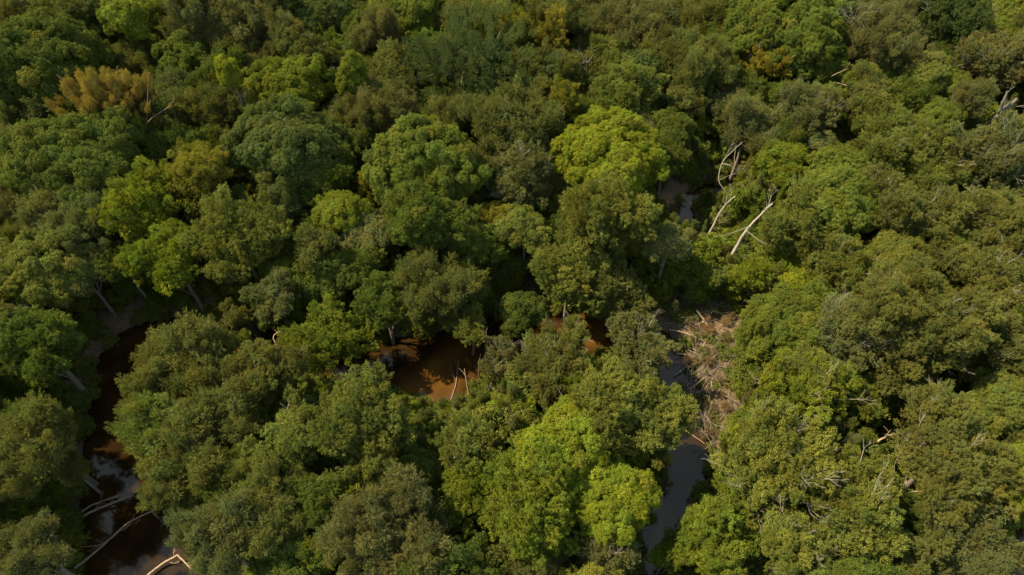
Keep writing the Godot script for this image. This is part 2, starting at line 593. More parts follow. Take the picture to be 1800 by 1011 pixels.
func tree(label: String, x: float, z: float, h: float, R: float, kind: String, tone: String, group := "trees of the creekside forest") -> void:
	var base := Vector3(x, land(x, z), z)
	planted.append(Vector3(x, z, R))
	var o := thing(TREE_NAMES[kind], label, "tree", base, group)
	var leaf := "open" if kind in ["branchy", "sparse", "orange"] else kind
	if kind == "orange":
		leaf = "feather"
	var ch := minf(R * (3.4 if h > 5.6 * R else 1.5 if kind != "needle" else 1.7), h * .72)
	var mid := Vector3(0, h - ch * .52, 0)
	R *= 1.06
	var lr := clampf(R * .25, .62, 1.2) * rng.randf_range(.82, 1.2)
	if kind == "feather":
		lr = clampf(R * .28, .70, 1.4) * rng.randf_range(.82, 1.2)
	var er := maxf(R - lr * .8, R * .5)
	var ev := maxf(ch * .5 - lr * .45, ch * .25)
	var wide := Vector3(rng.randf_range(.86, 1.14), 1, rng.randf_range(.86, 1.14))
	var own := tint(TONES[tone], .45)
	var lumps := FastNoiseLite.new()
	lumps.seed = rng.randi()
	lumps.frequency = .8
	var rough := 0.42 if kind == "round" else 0.72
	var count := int(2.0 * PI * er * maxf(er, ev) * 1.32 / (lr * lr)) + 7
	var gaps := .03
	if kind == "open" or kind == "branchy":
		gaps = .12
	elif kind == "sparse":
		gaps = .55
	elif kind == "orange":
		gaps = .20
	# a round crown grows from a few unequal domes, the others from a heart with upright boughs round it; [centre, size, stretch]
	var domes := [[mid, 1.0, 1.0]]
	var upright := h > 5.6 * R
	if kind == "round" and R > 2.0 and not upright:
		domes = [[mid + any_dir() * Vector3(.16, .10, .16) * R, .78, 1.0]]
		var turn := rng.randf() * TAU
		for k in 3:
			var far := rng.randf_range(.36, .54) * R
			domes.append([mid + Vector3(cos(turn) * far, rng.randf_range(-.22, .12) * ch, sin(turn) * far), rng.randf_range(.42, .62), 1.0])
			turn += TAU / 3.0 + rng.randf_range(-.5, .5)
	elif kind not in ["needle", "orange"] and not upright:
		domes = [[mid, .56, 1.1]]
		var turn := rng.randf() * TAU
		var boughs := clampi(int(R * 1.7), 4, 10)
		for k in boughs:
			var far := rng.randf_range(.34, .86) * R * (1.0 if k % 3 else .5)
			domes.append([mid + Vector3(cos(turn) * far, rng.randf_range(-.26, .34) * ch * (1.15 - .6 * far / R), sin(turn) * far), rng.randf_range(.24, .42), rng.randf_range(1.1, 1.7)])
			turn += 2.39996 + rng.randf_range(-.5, .5)
	var places := []
	var tips := []
	for dome in domes:
		var k0: float = dome[1]
		var many := int(count * k0 * k0 * dome[2] * 1.1) + 4
		for i in many:
			var y := 1.0 - (i + rng.randf()) / many * 1.5
			var a := i * 2.39996 + rng.randf_range(-.4, .4)
			var r := sqrt(maxf(0.0, 1 - y * y))
			var d := Vector3(r * cos(a), y, r * sin(a))
			var f := 1.0 + lumps.get_noise_3dv(d + dome[0]) * rough * 1.5 + rng.randf_range(-.5, .5) * rough * .7
			var c: Vector3 = dome[0] + d * Vector3(er, ev * dome[2], er) * wide * f * k0
			var buried := false
			for other in domes:
				if other != dome and ((c - other[0]) / (Vector3(er, ev * other[2], er) * other[1])).length() < .7:
					buried = true
			if buried:
				continue
			var s := lr * rng.randf_range(.55, 1.05)
			if kind != "round" and rng.randf() < .24:
				s *= .55
				c = dome[0] + (c - dome[0]) * rng.randf_range(1.08, 1.25)
			var aim := (d + Vector3.UP * .7 + any_dir() * .45).normalized()
			if kind == "feather":
				aim = (d * .6 + Vector3.UP * .7 + any_dir() * .35).normalized()
			elif kind == "orange":
				if d.y < -.35:
					continue
				aim = (d * .4 + Vector3.UP).normalized()
				s *= .9
			tips.append(c)
			if rng.randf() < gaps:
				continue
			var sc := Vector3(s, s * rng.randf_range(.8, 1.1), s)
			if kind != "round":
				sc = Vector3(s * .78, s * rng.randf_range(1.0, 1.75), s * .78)
			if kind == "orange":
				sc = Vector3(s * .7, s * 1.3, s * .7)
			places.append([Transform3D(towards(aim, rng.randf() * TAU) * Basis.from_scale(sc), c), tint(own) if rng.randf() > .05 else tint(own.lerp(Color(.12, .11, .022), .35))])
	# masses further in, where the limbs fork
	for i in int(count * (.35 if gaps < .3 else .08)):
		var d := any_dir() * rng.randf_range(.15, .7)
		places.append([Transform3D(towards(any_dir() + Vector3.UP, rng.randf() * TAU) * Basis.from_scale(Vector3.ONE * lr), mid + d * Vector3(er, ev, er)), tint(own, .8)])
	crown(places, leaf, o)
	# trunk
	var tr := minf(clampf(.035 * h * .5 + R * .018, .12, .42), R * .085) * .8
	var top := Vector3(rng.randf_range(-.6, .6), h - ch * .5, rng.randf_range(-.6, .6))
	var tk := Tubes.new()
	var tp := bend(Vector3(0, -.6, 0), top, .03, 6)
	tk.tube(tp, tapered(tr * 1.25, tr * .45, 6), 8)
	var wood: Material = bark["grey"] if kind != "needle" else bark["brown"]
	part("trunk", tk.mesh(), wood, o)
	# limbs
	var pale := kind in ["branchy", "sparse", "orange"]
	var lot := Tubes.new()
	var every := maxi(1, int(tips.size() / (12 if pale else 7)))
	for i in range(0, tips.size(), every):
		var to: Vector3 = tips[i]
		var from: Vector3 = tp[rng.randi_range(2, 6)]
		if kind == "orange":
			from = tp[rng.randi_range(2, 3)]
		var out := (to - mid).normalized()
		var tb := Tubes.new() if pale else lot
		var lim := bend(from, to + (out + Vector3.UP * .6) * lr * (-.2 if kind == "orange" else .45 if pale else -.1), .10, 4)
		var lw := tr * rng.randf_range(.30, .44) * (.62 if pale else 1.0)
		tb.tube(lim, tapered(lw, lw * .4, 4), 5)
		for k in (2 if kind == "orange" else 7 if pale else 2):
			var d := (out + any_dir() * .8 + Vector3.UP * (.7 if pale else .3)).normalized()
			fork(tb, lim[4 - (k % 2)], d, lr * rng.randf_range(.55, 1.0), lw * (.26 if pale else .36), 1 if pale else 0, .6, .3)
		if pale:
			part("limb", tb.mesh(), bark["pale" if kind != "orange" else "tan"], o)
	if not pale:
		part("limbs", lot.mesh(), wood, o)


func plant_trees() -> void:
	tree("brownish olive feathery tree in the top left corner", -83.4, -107.3, 15.1, 5.5, "feather", "brownolive")
	tree("patchy dark olive tree between the corner tree and the tall fresh-green tree", -73.4, -104.5, 15.7, 5.6, "open", "olive")
	tree("tall fresh green tree with an upright dense crown near the top left", -61.1, -101.7, 18.0, 4.8, "round", "bright")
	tree("slim yellowish olive tree just right of the tall fresh green upright tree", -58.7, -108.8, 12.8, 3.3, "open", "light")
	tree("very wide brownish feathery tree at the top edge, left of the bluish tree", -44.4, -102.8, 20.1, 9.5, "feather", "brownolive")
	tree("bluish deep green tree at the top edge beside the wide brownish feathery tree", -32.5, -108.1, 15.0, 5.1, "round", "blue")
	tree("big dark green dome-shaped tree behind the orange tree at far left", -70.6, -89.1, 20.0, 9.0, "round", "deep")
	tree("small dull olive tree standing under the tall fresh green upright tree", -61.4, -98.2, 11.7, 3.9, "feather", "olive")
	tree("rounded mid green tree in front of the wide brownish feathery tree's left half", -52.8, -97.6, 13.6, 4.6, "round", "mid")
	tree("ragged mid green tree around the narrow yellow-green spire", -45.0, -91.0, 14.0, 3.8, "open", "mid")
	tree("narrow yellow-green spire-shaped tree rising among dull green neighbours", -40.4, -83.9, 19.0, 1.6, "round", "lime")
	tree("greyish feathery tree right of the orange tree, below the tall fresh green one", -52.2, -88.4, 12.8, 2.9, "feather", "grey")
	tree("small brownish tree right of the narrow yellow-green spire", -40.6, -93.3, 12.3, 3.1, "feather", "brownolive")
	tree("patchy olive tree below the bluish tree at the top edge", -33.5, -95.7, 14.5, 4.4, "open", "olive")
	tree("yellowish green dome peeping out behind the large bluish-green dense tree", -33.7, -88.6, 14.5, 6.0, "round", "bright")
	tree("low grey-green tree between the two big dark domes at far left", -68.8, -83.7, 12.5, 3.7, "open", "grey")
	tree("dark olive drooping tree cut by the left edge, between the two big domes", -75.2, -82.0, 12.2, 3.9, "feather", "olive")
	tree("largest dark green dome on the left, in front of the orange tree", -57.7, -69.6, 18.2, 8.1, "round", "deep")
	tree("grey-olive tree on the left edge beside the largest dark dome", -69.7, -71.5, 13.2, 4.0, "feather", "grey")
	tree("sparse olive tree right of the orange tree's bare twigs", -50.4, -82.1, 11.8, 4.0, "open", "olive")
	tree("olive feathery tree behind the golden yellow tree", -44.1, -84.0, 12.6, 4.2, "feather", "olive")
	tree("large bluish-green dense tree with cauliflower-like crown, left of centre", -30.7, -73.3, 18.2, 8.7, "round", "blue")
	tree("golden yellow tree with mustard leaves above the yellow-green pair", -40.2, -66.1, 17.0, 4.4, "open", "gold")
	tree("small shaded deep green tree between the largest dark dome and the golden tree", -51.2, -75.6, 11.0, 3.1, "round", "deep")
	tree("light green small tree at the right foot of the large bluish-green dense tree", -23.8, -68.8, 12.8, 3.0, "open", "bright")
	tree("mid green rounded tree at the top edge right of the bluish tree", -26.7, -107.1, 12.7, 3.2, "round", "mid")
	tree("broad deep mid-green tree at the top edge, left of the upper middle", -18.3, -110.9, 14.9, 6.3, "round", "mid")
	tree("brown-olive feathery tree in front of the broad mid-green top-edge tree", -22.3, -103.2, 13.9, 4.1, "feather", "brownolive")
	tree("fresh green small crown behind the dark pine", -15.6, -107.3, 11.2, 3.3, "round", "bright")
	tree("pale olive feathery tree behind the small yellow tree at the upper middle", -4.2, -104.8, 15.7, 5.9, "feather", "olive")
	tree("brownish tree left of the pale olive one, behind the dark pine", -9.9, -108.7, 11.7, 3.7, "feather", "brownolive")
	tree("wide dark bluish pine with tufted boughs in the upper middle", -6.3, -92.8, 17.3, 8.5, "needle", "blue")
	tree("small yellow tree beside the dark pine's upper right side", 0.0, -100.1, 16.0, 2.3, "open", "yellow")
	tree("small orange-yellow tree right of the small yellow tree", 6.3, -99.1, 16.0, 2.2, "open", "gold")
	tree("olive feathery tree behind the small orange-yellow tree", 6.6, -107.7, 15.1, 4.9, "feather", "olive")
	tree("grey-olive tree behind the small pale snag at the upper middle", 12.5, -109.2, 12.2, 4.0, "feather", "grey")
	tree("broad brownish olive tree at the top edge right of the pale snag", 20.4, -105.0, 15.5, 6.6, "feather", "brownolive")
	tree("olive tree below the small yellow tree", 4.1, -93.6, 13.6, 3.5, "open", "olive")
	tree("olive feathery tree left of the small pale snag's foot", 8.8, -92.9, 13.2, 3.4, "feather", "olive")
	tree("bluish deep green tree behind the big lime tree", 18.9, -93.1, 13.0, 4.5, "round", "blue")
	tree("yellowish olive tree right of the small pale snag", 16.2, -97.5, 13.0, 3.1, "open", "light")
	tree("olive feathery tree right of the bluish tree that stands behind the lime one", 25.1, -96.6, 13.3, 4.2, "feather", "olive")
	tree("narrow yellowish green tree between the bluish-green dense tree and the pine", -23.4, -85.6, 17.0, 2.1, "round", "bright")
	tree("olive tree against the dark pine's left side", -18.8, -93.5, 13.9, 4.3, "open", "olive")
	tree("brownish feathery tree behind the cauliflower-topped mid green tree", -18.9, -83.0, 14.2, 5.6, "feather", "brownolive")
	tree("big rich green tree with cauliflower-like crown left of the image centre", -12.1, -69.4, 18.8, 7.7, "round", "mid")
	tree("olive feathery tree in front of the dark pine's right half", -8.4, -81.4, 13.3, 3.8, "feather", "olive")
	tree("broad pale olive tree between the rich green round tree and the lime tree", 0.0, -76.0, 16.8, 6.0, "feather", "olive")
	tree("olive tree with a bare pale twig, below right of the dark pine", 2.2, -85.9, 13.6, 3.7, "open", "olive")
	tree("slim yellow-leaved tree just behind the big lime tree's left shoulder", 7.6, -83.0, 15.0, 2.0, "open", "yellow")
	tree("olive-green tree directly behind the top of the big lime tree", 16.3, -86.2, 14.0, 5.2, "open", "light")
	tree("big lime-green round tree, the brightest crown above the image centre", 13.1, -71.9, 16.8, 7.3, "round", "lime")
	tree("grey-green tree with pale bare branches, left of the big lime tree", 0.6, -69.6, 14.4, 5.9, "branchy", "grey")
	tree("deep green shaded tree at the right flank of the big lime tree", 23.7, -81.0, 11.0, 3.2, "round", "deep")
	tree("olive-green tree at the top edge left of the large deep-green dome", 34.5, -110.6, 13.7, 5.3, "feather", "olive")
	tree("large deep green dome at the top edge right of the centre", 46.4, -103.4, 18.0, 9.4, "round", "mid")
	tree("broad olive tree in front of the leafless pale tree at top right", 58.6, -99.1, 16.6, 7.3, "feather", "brownolive")
	tree("pale olive weeping tree left of the yellowish tree with bare branches", 29.6, -94.1, 14.8, 5.2, "feather", "olive")
	tree("yellowish tree with bare pale branches before the large deep-green top dome", 40.8, -96.9, 11.8, 4.1, "sparse", "yellow")
	tree("blue-green tree with pale twigs at the top edge on the right", 74.3, -105.7, 16.8, 6.7, "branchy", "blue")
	tree("yellowish tree at the top edge left of the blue-green one", 71.2, -114.5, 12.7, 4.1, "open", "yellow")
	tree("dark green tree in the top right corner", 86.2, -109.4, 13.8, 5.0, "round", "mid")
	tree("small olive tree below the broad olive top-right tree", 53.3, -86.3, 13.7, 3.9, "open", "olive")
	tree("fresh olive-green tree left of the tan tree at right", 64.6, -92.5, 12.8, 3.9, "round", "light")
	tree("tan-olive tree with pale limbs above the leaning grey trunk at right", 76.1, -94.4, 14.9, 5.9, "branchy", "brownolive")
	tree("grey-green rounded tree with pale twigs right of the yellowish branchy tree", 43.7, -82.5, 14.0, 4.8, "branchy", "grey")
	tree("light green tree in the gap right of the grey-green rounded tree", 53.2, -80.3, 13.8, 4.2, "open", "light")
	tree("broad light olive tree full of pale twigs in the upper right", 55.2, -72.9, 15.8, 7.3, "branchy", "light")
	tree("dull grey-olive tree behind the broken pale snag", 34.7, -80.3, 14.8, 4.4, "feather", "grey")
	tree("mid green small tree left of the leaning grey trunk", 64.4, -84.4, 10.9, 3.3, "round", "mid")
	tree("grey olive tree directly below the tan-olive tree", 69.1, -85.6, 12.8, 3.3, "feather", "grey")
	tree("grey-green tree with a white bare fork near the right edge", 65.1, -70.0, 15.0, 4.9, "branchy", "grey")
	tree("fresh green tree right of the broken pale snag", 38.4, -73.6, 11.2, 3.6, "round", "bright")
	tree("dense green tree above the dark water gap on the right", 43.5, -68.6, 13.8, 4.1, "round", "mid")
	tree("olive tree at the right edge below the leaning grey trunk", 72.9, -76.7, 12.1, 3.5, "feather", "olive")
	tree("brownish tree at the left edge below the grey-olive one", -66.0, -64.2, 12.5, 3.4, "feather", "brownolive")
	tree("wide grey feathery tree left of the yellow-green pair", -55.7, -59.9, 14.9, 6.6, "feather", "grey")
	tree("large light green tree at the left edge halfway down", -58.7, -52.4, 14.5, 6.2, "round", "light")
	tree("tall mid green tree at the left edge above the dark channel", -52.6, -41.5, 16.0, 5.5, "open", "mid")
	tree("upper of the two yellow-green trees below the golden tree", -46.9, -62.2, 15.0, 4.8, "open", "lime")
	tree("lower of the two yellow-green trees, reaching down towards the creek", -41.6, -54.2, 14.0, 4.5, "open", "lime")
	tree("light green lumpy tree right of the two yellow-green trees", -34.1, -57.1, 14.4, 5.8, "open", "light")
	tree("dull green tree at the lower right foot of the light green lumpy tree", -28.5, -50.1, 13.2, 3.3, "open", "grey")
	tree("greyish feathery tree just below the large bluish-green dense tree", -30.0, -64.5, 11.2, 3.2, "feather", "grey")
	tree("fresh green tree with a yellow neighbour, left of the rich green round tree", -22.2, -62.6, 12.8, 3.4, "round", "bright")
	tree("olive-grey small tree in the dark gap left of the image centre", -24.8, -56.3, 12.6, 2.8, "open", "olive")
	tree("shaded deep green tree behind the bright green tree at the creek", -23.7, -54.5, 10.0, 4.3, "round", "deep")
	tree("small olive tree hanging over the creek's dark bend", -33.5, -48.2, 10.0, 2.1, "open", "olive")
	tree("grey-green tree at the far bank left of the bright green creekside tree", -29.5, -49.5, 10.0, 3.1, "open", "mid")
	tree("bright green creekside tree on the near bank, left of the two-trunked tree", -22.2, -44.6, 12.0, 4.6, "open", "bright")
	tree("yellowish sprig-like crown at the left flank of the rich green round tree", -18.3, -67.6, 12.0, 1.8, "open", "yellow")
	tree("mid green tree tucked below the rich green round tree", -11.4, -59.7, 16.4, 5.8, "open", "mid")
	tree("grey-green twiggy tree right of centre-left, below the rich green round tree", -7.9, -59.3, 11.9, 3.5, "open", "grey")
	tree("yellow-olive tree in the very middle of the picture", -2.0, -62.3, 11.3, 2.9, "open", "yellow")
	tree("light green tree touching the yellow-olive tree in the middle", 1.6, -59.6, 12.5, 3.5, "round", "light")
	tree("light olive tree below the big lime tree", 11.4, -59.3, 16.1, 5.9, "open", "light")
	tree("loose light olive tree above the orange water, left part", 7.1, -53.6, 13.3, 5.1, "open", "light")
	tree("olive-green tree leaning over the orange water", 12.5, -52.3, 12.0, 4.4, "open", "olive")
	tree("upright grey-green tree right of the light olive tree below the lime one", 19.1, -56.6, 12.4, 3.0, "round", "grey")
	tree("weeping grey-olive tree whose boughs hang over the brown pool", -8.5, -51.2, 13.0, 5.1, "feather", "olive")
	tree("green tree on two thin trunks standing at the brown pool", -15.6, -49.2, 12.0, 3.8, "open", "mid")
	tree("light green tree at the right edge of the weeping tree", -5.2, -47.5, 10.0, 2.7, "open", "light")
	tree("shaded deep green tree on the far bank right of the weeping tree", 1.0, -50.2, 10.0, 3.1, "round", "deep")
	tree("light green tree right of the long leaning pale log", 35.7, -59.5, 14.4, 4.5, "open", "light")
	tree("broad deep green tree above the dark water gap on the right, lower one", 41.2, -61.9, 15.8, 5.5, "round", "mid")
	tree("broad olive tree with pale limbs at right, level with the dark water gap", 51.8, -61.0, 14.6, 6.3, "branchy", "olive")
	tree("olive tree with bleached twigs at the right edge, above its twin", 60.5, -58.9, 15.4, 5.0, "branchy", "olive")
	tree("yellow-green bushy tree behind the sandy clearing", 30.6, -54.5, 8.0, 2.7, "open", "lime")
	tree("yellow-green tree behind the mid green round tree by the clearing", 36.1, -54.6, 9.0, 3.4, "round", "lime")
	tree("light olive tree with a white curved branch, right of the yellow-green bushy trees", 40.1, -53.7, 12.5, 4.5, "branchy", "light")
	tree("green tree with a smooth rounded crown behind the big speckled olive tree", 46.4, -54.2, 12.9, 4.2, "round", "light")
	tree("olive-green tree with pale twigs at the right edge, behind the big speckled tree", 56.4, -50.4, 14.9, 5.3, "branchy", "olive")
	tree("mid green round tree right of the sandy clearing", 31.2, -46.2, 11.0, 5.0, "round", "mid")
	tree("big speckled olive tree on the right with a broad domed crown", 44.8, -42.2, 17.9, 7.0, "branchy", "olive")
	tree("pale twiggy grey-green tree between the round clearing tree and the speckled one", 37.3, -42.9, 12.5, 3.9, "branchy", "grey")
	tree("olive tree at the right edge below the speckled tree's shadow gap", 54.4, -40.1, 13.5, 3.5, "branchy", "olive")
	tree("yellowish olive tree in front of the round clearing tree", 32.4, -38.1, 12.3, 3.3, "open", "light")
	tree("rounded olive tree on the near bank of the creek's left bend", -35.5, -40.5, 13.0, 5.1, "feather", "olive")
	tree("small bright green tree at the creek edge, right of the rounded olive tree", -31.8, -44.6, 8.0, 1.5, "open", "bright")
	tree("olive tree overhanging the dark left channel", -39.1, -36.5, 12.0, 2.8, "feather", "olive")
	tree("olive tree in front of the dark brown water left of the bright green tree", -27.6, -37.8, 12.0, 4.4, "open", "olive")
	tree("silvery grey-green tree with white forked branches by the right channel", 14.3, -44.7, 9.0, 4.1, "sparse", "grey")
	tree("sparse light green tree standing in the orange water", 7.3, -45.1, 9.0, 2.2, "sparse", "light")
	tree("sparse light olive tree at the near edge of the orange water", 2.9, -43.1, 9.0, 2.4, "sparse", "light")
	tree("thin brownish brush-like tree on the right side of the brown pool", -1.2, -43.7, 7.0, 3.2, "sparse", "brownolive")
	tree("olive tree with pale dead twigs between the two light green giants", 4.5, -40.3, 10.0, 4.6, "branchy", "olive")
	tree("large light green tree below the brown pool, left of centre", -14.6, -31.1, 16.0, 5.0, "open", "light")
	tree("light green tree with bare grey twigs right of the large one below the pool", -4.2, -29.2, 14.0, 3.4, "open", "light")
	tree("large light green tree on the left bank of the right channel", 10.7, -32.2, 16.0, 6.0, "open", "light")
	tree("bright green tree with white branch stubs at lower right", 30.8, -35.4, 13.1, 4.5, "branchy", "bright")
	tree("fresh green tree behind the bright lime tree at the bottom", 7.0, -37.6, 10.0, 2.7, "open", "bright")
	tree("tall olive tree on the left bank at the left edge", -47.4, -30.2, 17.0, 4.7, "feather", "olive")
	tree("smaller olive crown beside the tall olive left-bank tree", -46.3, -29.1, 12.0, 2.1, "feather", "olive")
	tree("grey-olive tree in the bottom left corner", -44.3, -19.3, 14.0, 3.3, "feather", "grey")
	tree("light olive tree on the right bank of the dark left channel", -36.0, -31.7, 13.0, 3.8, "feather", "light")
	tree("soft olive tree behind the fallen logs at lower left, second from the bank", -32.3, -29.3, 12.5, 4.0, "feather", "olive")
	tree("olive tree leaning over the roots of the fallen logs", -33.1, -25.2, 12.0, 3.3, "feather", "olive")
	tree("dull olive tree left of the large light green tree below the pool", -29.7, -33.6, 12.0, 3.9, "feather", "olive")
	tree("pale olive tree in the lower left among darker crowns", -27.5, -26.4, 11.5, 3.7, "feather", "light")
	tree("grey-green tree beside the lower left pool", -26.5, -20.7, 14.0, 3.9, "feather", "grey")
	tree("light green tree with thin white twigs, left of the large one below the pool", -22.1, -30.4, 12.6, 4.4, "open", "light")
	tree("olive tree between the grey-green pool tree and the brownish bottom tree", -22.0, -23.3, 12.8, 3.4, "feather", "olive")
	tree("mid green tree behind the brownish tree at the bottom", -18.0, -24.2, 12.9, 2.9, "open", "mid")
	tree("bright green low tree at the bottom edge left of the brownish tree", -17.2, -20.0, 11.0, 2.7, "open", "bright")
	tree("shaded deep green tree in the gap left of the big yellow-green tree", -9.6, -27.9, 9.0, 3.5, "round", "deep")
	tree("broad brownish olive tree at the bottom edge, left of centre", -10.9, -20.4, 16.0, 5.3, "feather", "brownolive")
	tree("bright lime tree at the lower middle, upper lobe of the bright group", 4.8, -27.5, 16.0, 4.9, "round", "lime")
	tree("big yellow-green tree at the bottom middle, left of the lime one", 1.0, -22.8, 16.0, 5.7, "open", "bright")
	tree("lime-green tree by the right channel's lower end", 9.2, -23.6, 14.0, 3.8, "round", "lime")
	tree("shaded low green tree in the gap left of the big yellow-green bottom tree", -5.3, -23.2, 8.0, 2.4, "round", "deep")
	tree("pale grey-green tree cut by the bottom edge below the big yellow-green tree", 1.6, -18.8, 12.0, 3.2, "feather", "grey")
	tree("grey-green twiggy tree at the bottom edge left of the channel mouth", 8.4, -18.8, 12.0, 2.9, "branchy", "grey")
	tree("small green tree on the right bank at the channel mouth", 15.0, -20.2, 10.0, 2.0, "open", "bright")
	tree("large light olive tree with white twigs right of the right channel", 25.3, -27.2, 16.0, 5.8, "branchy", "light")
	tree("green tree at the bottom edge right of the channel mouth", 19.4, -21.4, 13.0, 4.0, "open", "bright")
	tree("light olive tree with white twigs at the bottom edge, left of the white-forked one", 25.6, -19.8, 14.0, 4.0, "branchy", "light")
	tree("yellowish olive tree with a white fork on its top at lower right", 31.9, -22.2, 15.0, 4.7, "branchy", "light")
	tree("large olive tree with pale twigs at lower right", 41.7, -27.1, 16.0, 5.6, "branchy", "olive")
	tree("light green tree at the right edge above the bright green one", 52.4, -35.1, 12.0, 3.9, "round", "light")
	tree("bright green tree at the right edge near the bottom", 48.0, -25.3, 14.0, 3.5, "round", "bright")
	tree("grey-green tree at the bottom edge beside the two leaning trunks", 42.7, -20.5, 12.0, 4.3, "feather", "grey")
	tree("olive tree at the bottom edge between the white-forked and grey-green trees", 36.7, -19.2, 11.0, 2.6, "open", "olive")
	tree("olive tree at the lower edge of the big speckled tree", 42.3, -38.8, 10.7, 3.1, "open", "olive")
	tree("orange-brown autumn tree with a fan of upright branches, the only orange crown", -57.2, -79.2, 19.0, 5.0, "orange", "orange")
	tree("small half-bare brownish tree with pale twigs, right beside the orange tree", -54.2, -82.2, 15.0, 1.9, "orange", "brownolive")
	tree("low mid green tree behind and right of the grey-green rounded tree", 48.7, -86.5, 11.5, 3.5, "round", "mid", "low trees in the gaps of the forest")
	tree("mid green forest tree past the right edge nearest the bright green right-edge tree", 62.3, -33.1, 14.9, 5.7, "open", "mid", "forest trees beyond the right edge")
	tree("low grey-green tree behind the big left-edge dome", -81.1, -115.5, 9.3, 4.8, "open", "grey", "low trees in the gaps of the forest")
	tree("olive forest tree past the left edge nearest the large light green left-edge tree", -69.1, -42.8, 14.7, 5.1, "feather", "olive", "forest trees beyond the left edge")
	tree("low mid green tree left of the big rich green round tree", -15.8, -77.2, 9.3, 4.0, "open", "mid", "low trees in the gaps of the forest")
	tree("olive forest tree past the top edge nearest the tall fresh-green upright tree", -69.1, -131.6, 14.1, 6.3, "feather", "olive", "forest trees beyond the top edge")
	tree("mid green forest tree past the top edge nearest the bluish top-edge tree", -31.7, -131.9, 13.8, 5.6, "open", "mid", "forest trees beyond the top edge")
	tree("light green forest tree past the top edge nearest the bluish tree behind the lime tree", 30.4, -126.8, 14.7, 6.0, "round", "light", "forest trees beyond the top edge")
	tree("deep green forest tree past the bottom edge nearest the broad brownish bottom tree", -4.9, -14.4, 14.8, 6.1, "open", "deep", "forest trees beyond the bottom edge")
	tree("olive forest tree past the top edge nearest the big left-edge dome", -93.1, -125.8, 15.5, 5.1, "open", "olive", "forest trees beyond the top edge")
	tree("olive forest tree past the top edge nearest the large deep-green top dome", 61.4, -127.6, 13.8, 4.5, "round", "olive", "forest trees beyond the top edge")
	tree("deep green forest tree past the right edge nearest the blue-green top-right tree", 97.1, -124.7, 14.3, 5.4, "open", "deep", "forest trees beyond the right edge")
	tree("low grey-green tree behind and left of the wide grey feathery tree", -65.9, -68.6, 9.0, 3.1, "feather", "grey", "low trees in the gaps of the forest")
	tree("low mid green tree right of the large deep-green top dome", 55.5, -109.8, 11.7, 3.3, "open", "mid", "low trees in the gaps of the forest")
	tree("olive forest tree past the right edge nearest the tan-olive tree", 87.2, -99.5, 14.3, 6.2, "open", "olive", "forest trees beyond the right edge")
	tree("low deep green tree behind and right of the light green lumpy tree", -35.3, -66.9, 8.7, 3.8, "feather", "deep", "low trees in the gaps of the forest")
	tree("low olive tree left of the big left-edge dome", -80.9, -89.5, 11.6, 3.2, "open", "olive", "low trees in the gaps of the forest")
	tree("low deep green tree behind and right of the large deep-green top dome", 53.4, -117.7, 9.0, 4.8, "round", "deep", "low trees in the gaps of the forest")
	tree("low mid green tree behind the large deep-green top dome", 49.8, -113.7, 9.9, 4.2, "feather", "mid", "low trees in the gaps of the forest")
	tree("light green forest tree past the left edge nearest the big left-edge dome", -99.3, -121.5, 14.7, 5.0, "feather", "light", "forest trees beyond the left edge")
	tree("deep green forest tree past the right edge nearest the tan-olive tree", 101.7, -115.5, 13.3, 5.9, "round", "deep", "forest trees beyond the right edge")
	tree("low deep green tree right of the blue-green top-right tree", 87.5, -116.5, 9.6, 4.6, "open", "deep", "low trees in the gaps of the forest")
	tree("low deep green tree behind and right of the wide brownish feathery tree", -46.3, -122.2, 9.5, 4.0, "feather", "deep", "low trees in the gaps of the forest")
	tree("light green forest tree past the right edge nearest the tan-olive tree", 76.9, -68.5, 15.2, 5.2, "round", "light", "forest trees beyond the right edge")
	tree("low grey-green tree right of the broad olive tree with pale limbs", 65.3, -64.3, 12.0, 3.6, "open", "grey", "low trees in the gaps of the forest")
	tree("deep green forest tree past the right edge nearest the broad twiggy light olive tree", 87.2, -80.7, 14.6, 6.1, "round", "deep", "forest trees beyond the right edge")
	tree("olive forest tree past the top edge nearest the small orange-yellow tree", 8.0, -130.2, 14.8, 5.5, "open", "olive", "forest trees beyond the top edge")
	tree("low olive tree behind the broad olive top-right tree", 68.7, -119.4, 11.4, 3.6, "open", "olive", "low trees in the gaps of the forest")
	tree("low deep green tree left of the light olive tree below the lime tree", 6.8, -64.7, 8.9, 3.2, "open", "deep", "low trees in the gaps of the forest")
	tree("low mid green tree behind and left of the bluish top-edge tree", -35.6, -116.1, 9.9, 4.5, "open", "mid", "low trees in the gaps of the forest")
	tree("light green forest tree past the right edge nearest the blue-green top-right tree", 105.2, -132.3, 14.9, 5.0, "open", "light", "forest trees beyond the right edge")
	tree("light green forest tree past the bottom edge nearest the lime tree at the channel's end", 7.3, -13.0, 13.9, 4.6, "round", "light", "forest trees beyond the bottom edge")
	tree("low olive tree in front and left of the narrow tree left of the pine", -25.9, -80.4, 12.0, 3.3, "feather", "olive", "low trees in the gaps of the forest")
	tree("deep green forest tree past the top edge nearest the broad mid-green top-edge tree", -8.1, -122.7, 16.7, 6.2, "open", "deep", "forest trees beyond the top edge")
	tree("light green forest tree past the top edge nearest the large deep-green top dome", 39.4, -132.9, 15.9, 5.4, "round", "light", "forest trees beyond the top edge")
	tree("light green forest tree past the left edge nearest the grey bottom-left corner tree", -55.2, -23.3, 15.9, 5.3, "feather", "light", "forest trees beyond the left edge")
	tree("low olive tree right of the broad mid-green top-edge tree", -9.9, -113.7, 9.4, 3.7, "open", "olive", "low trees in the gaps of the forest")
	tree("low mid green tree behind the large bluish-green dense tree", -33.1, -81.3, 9.3, 3.4, "feather", "mid", "low trees in the gaps of the forest")
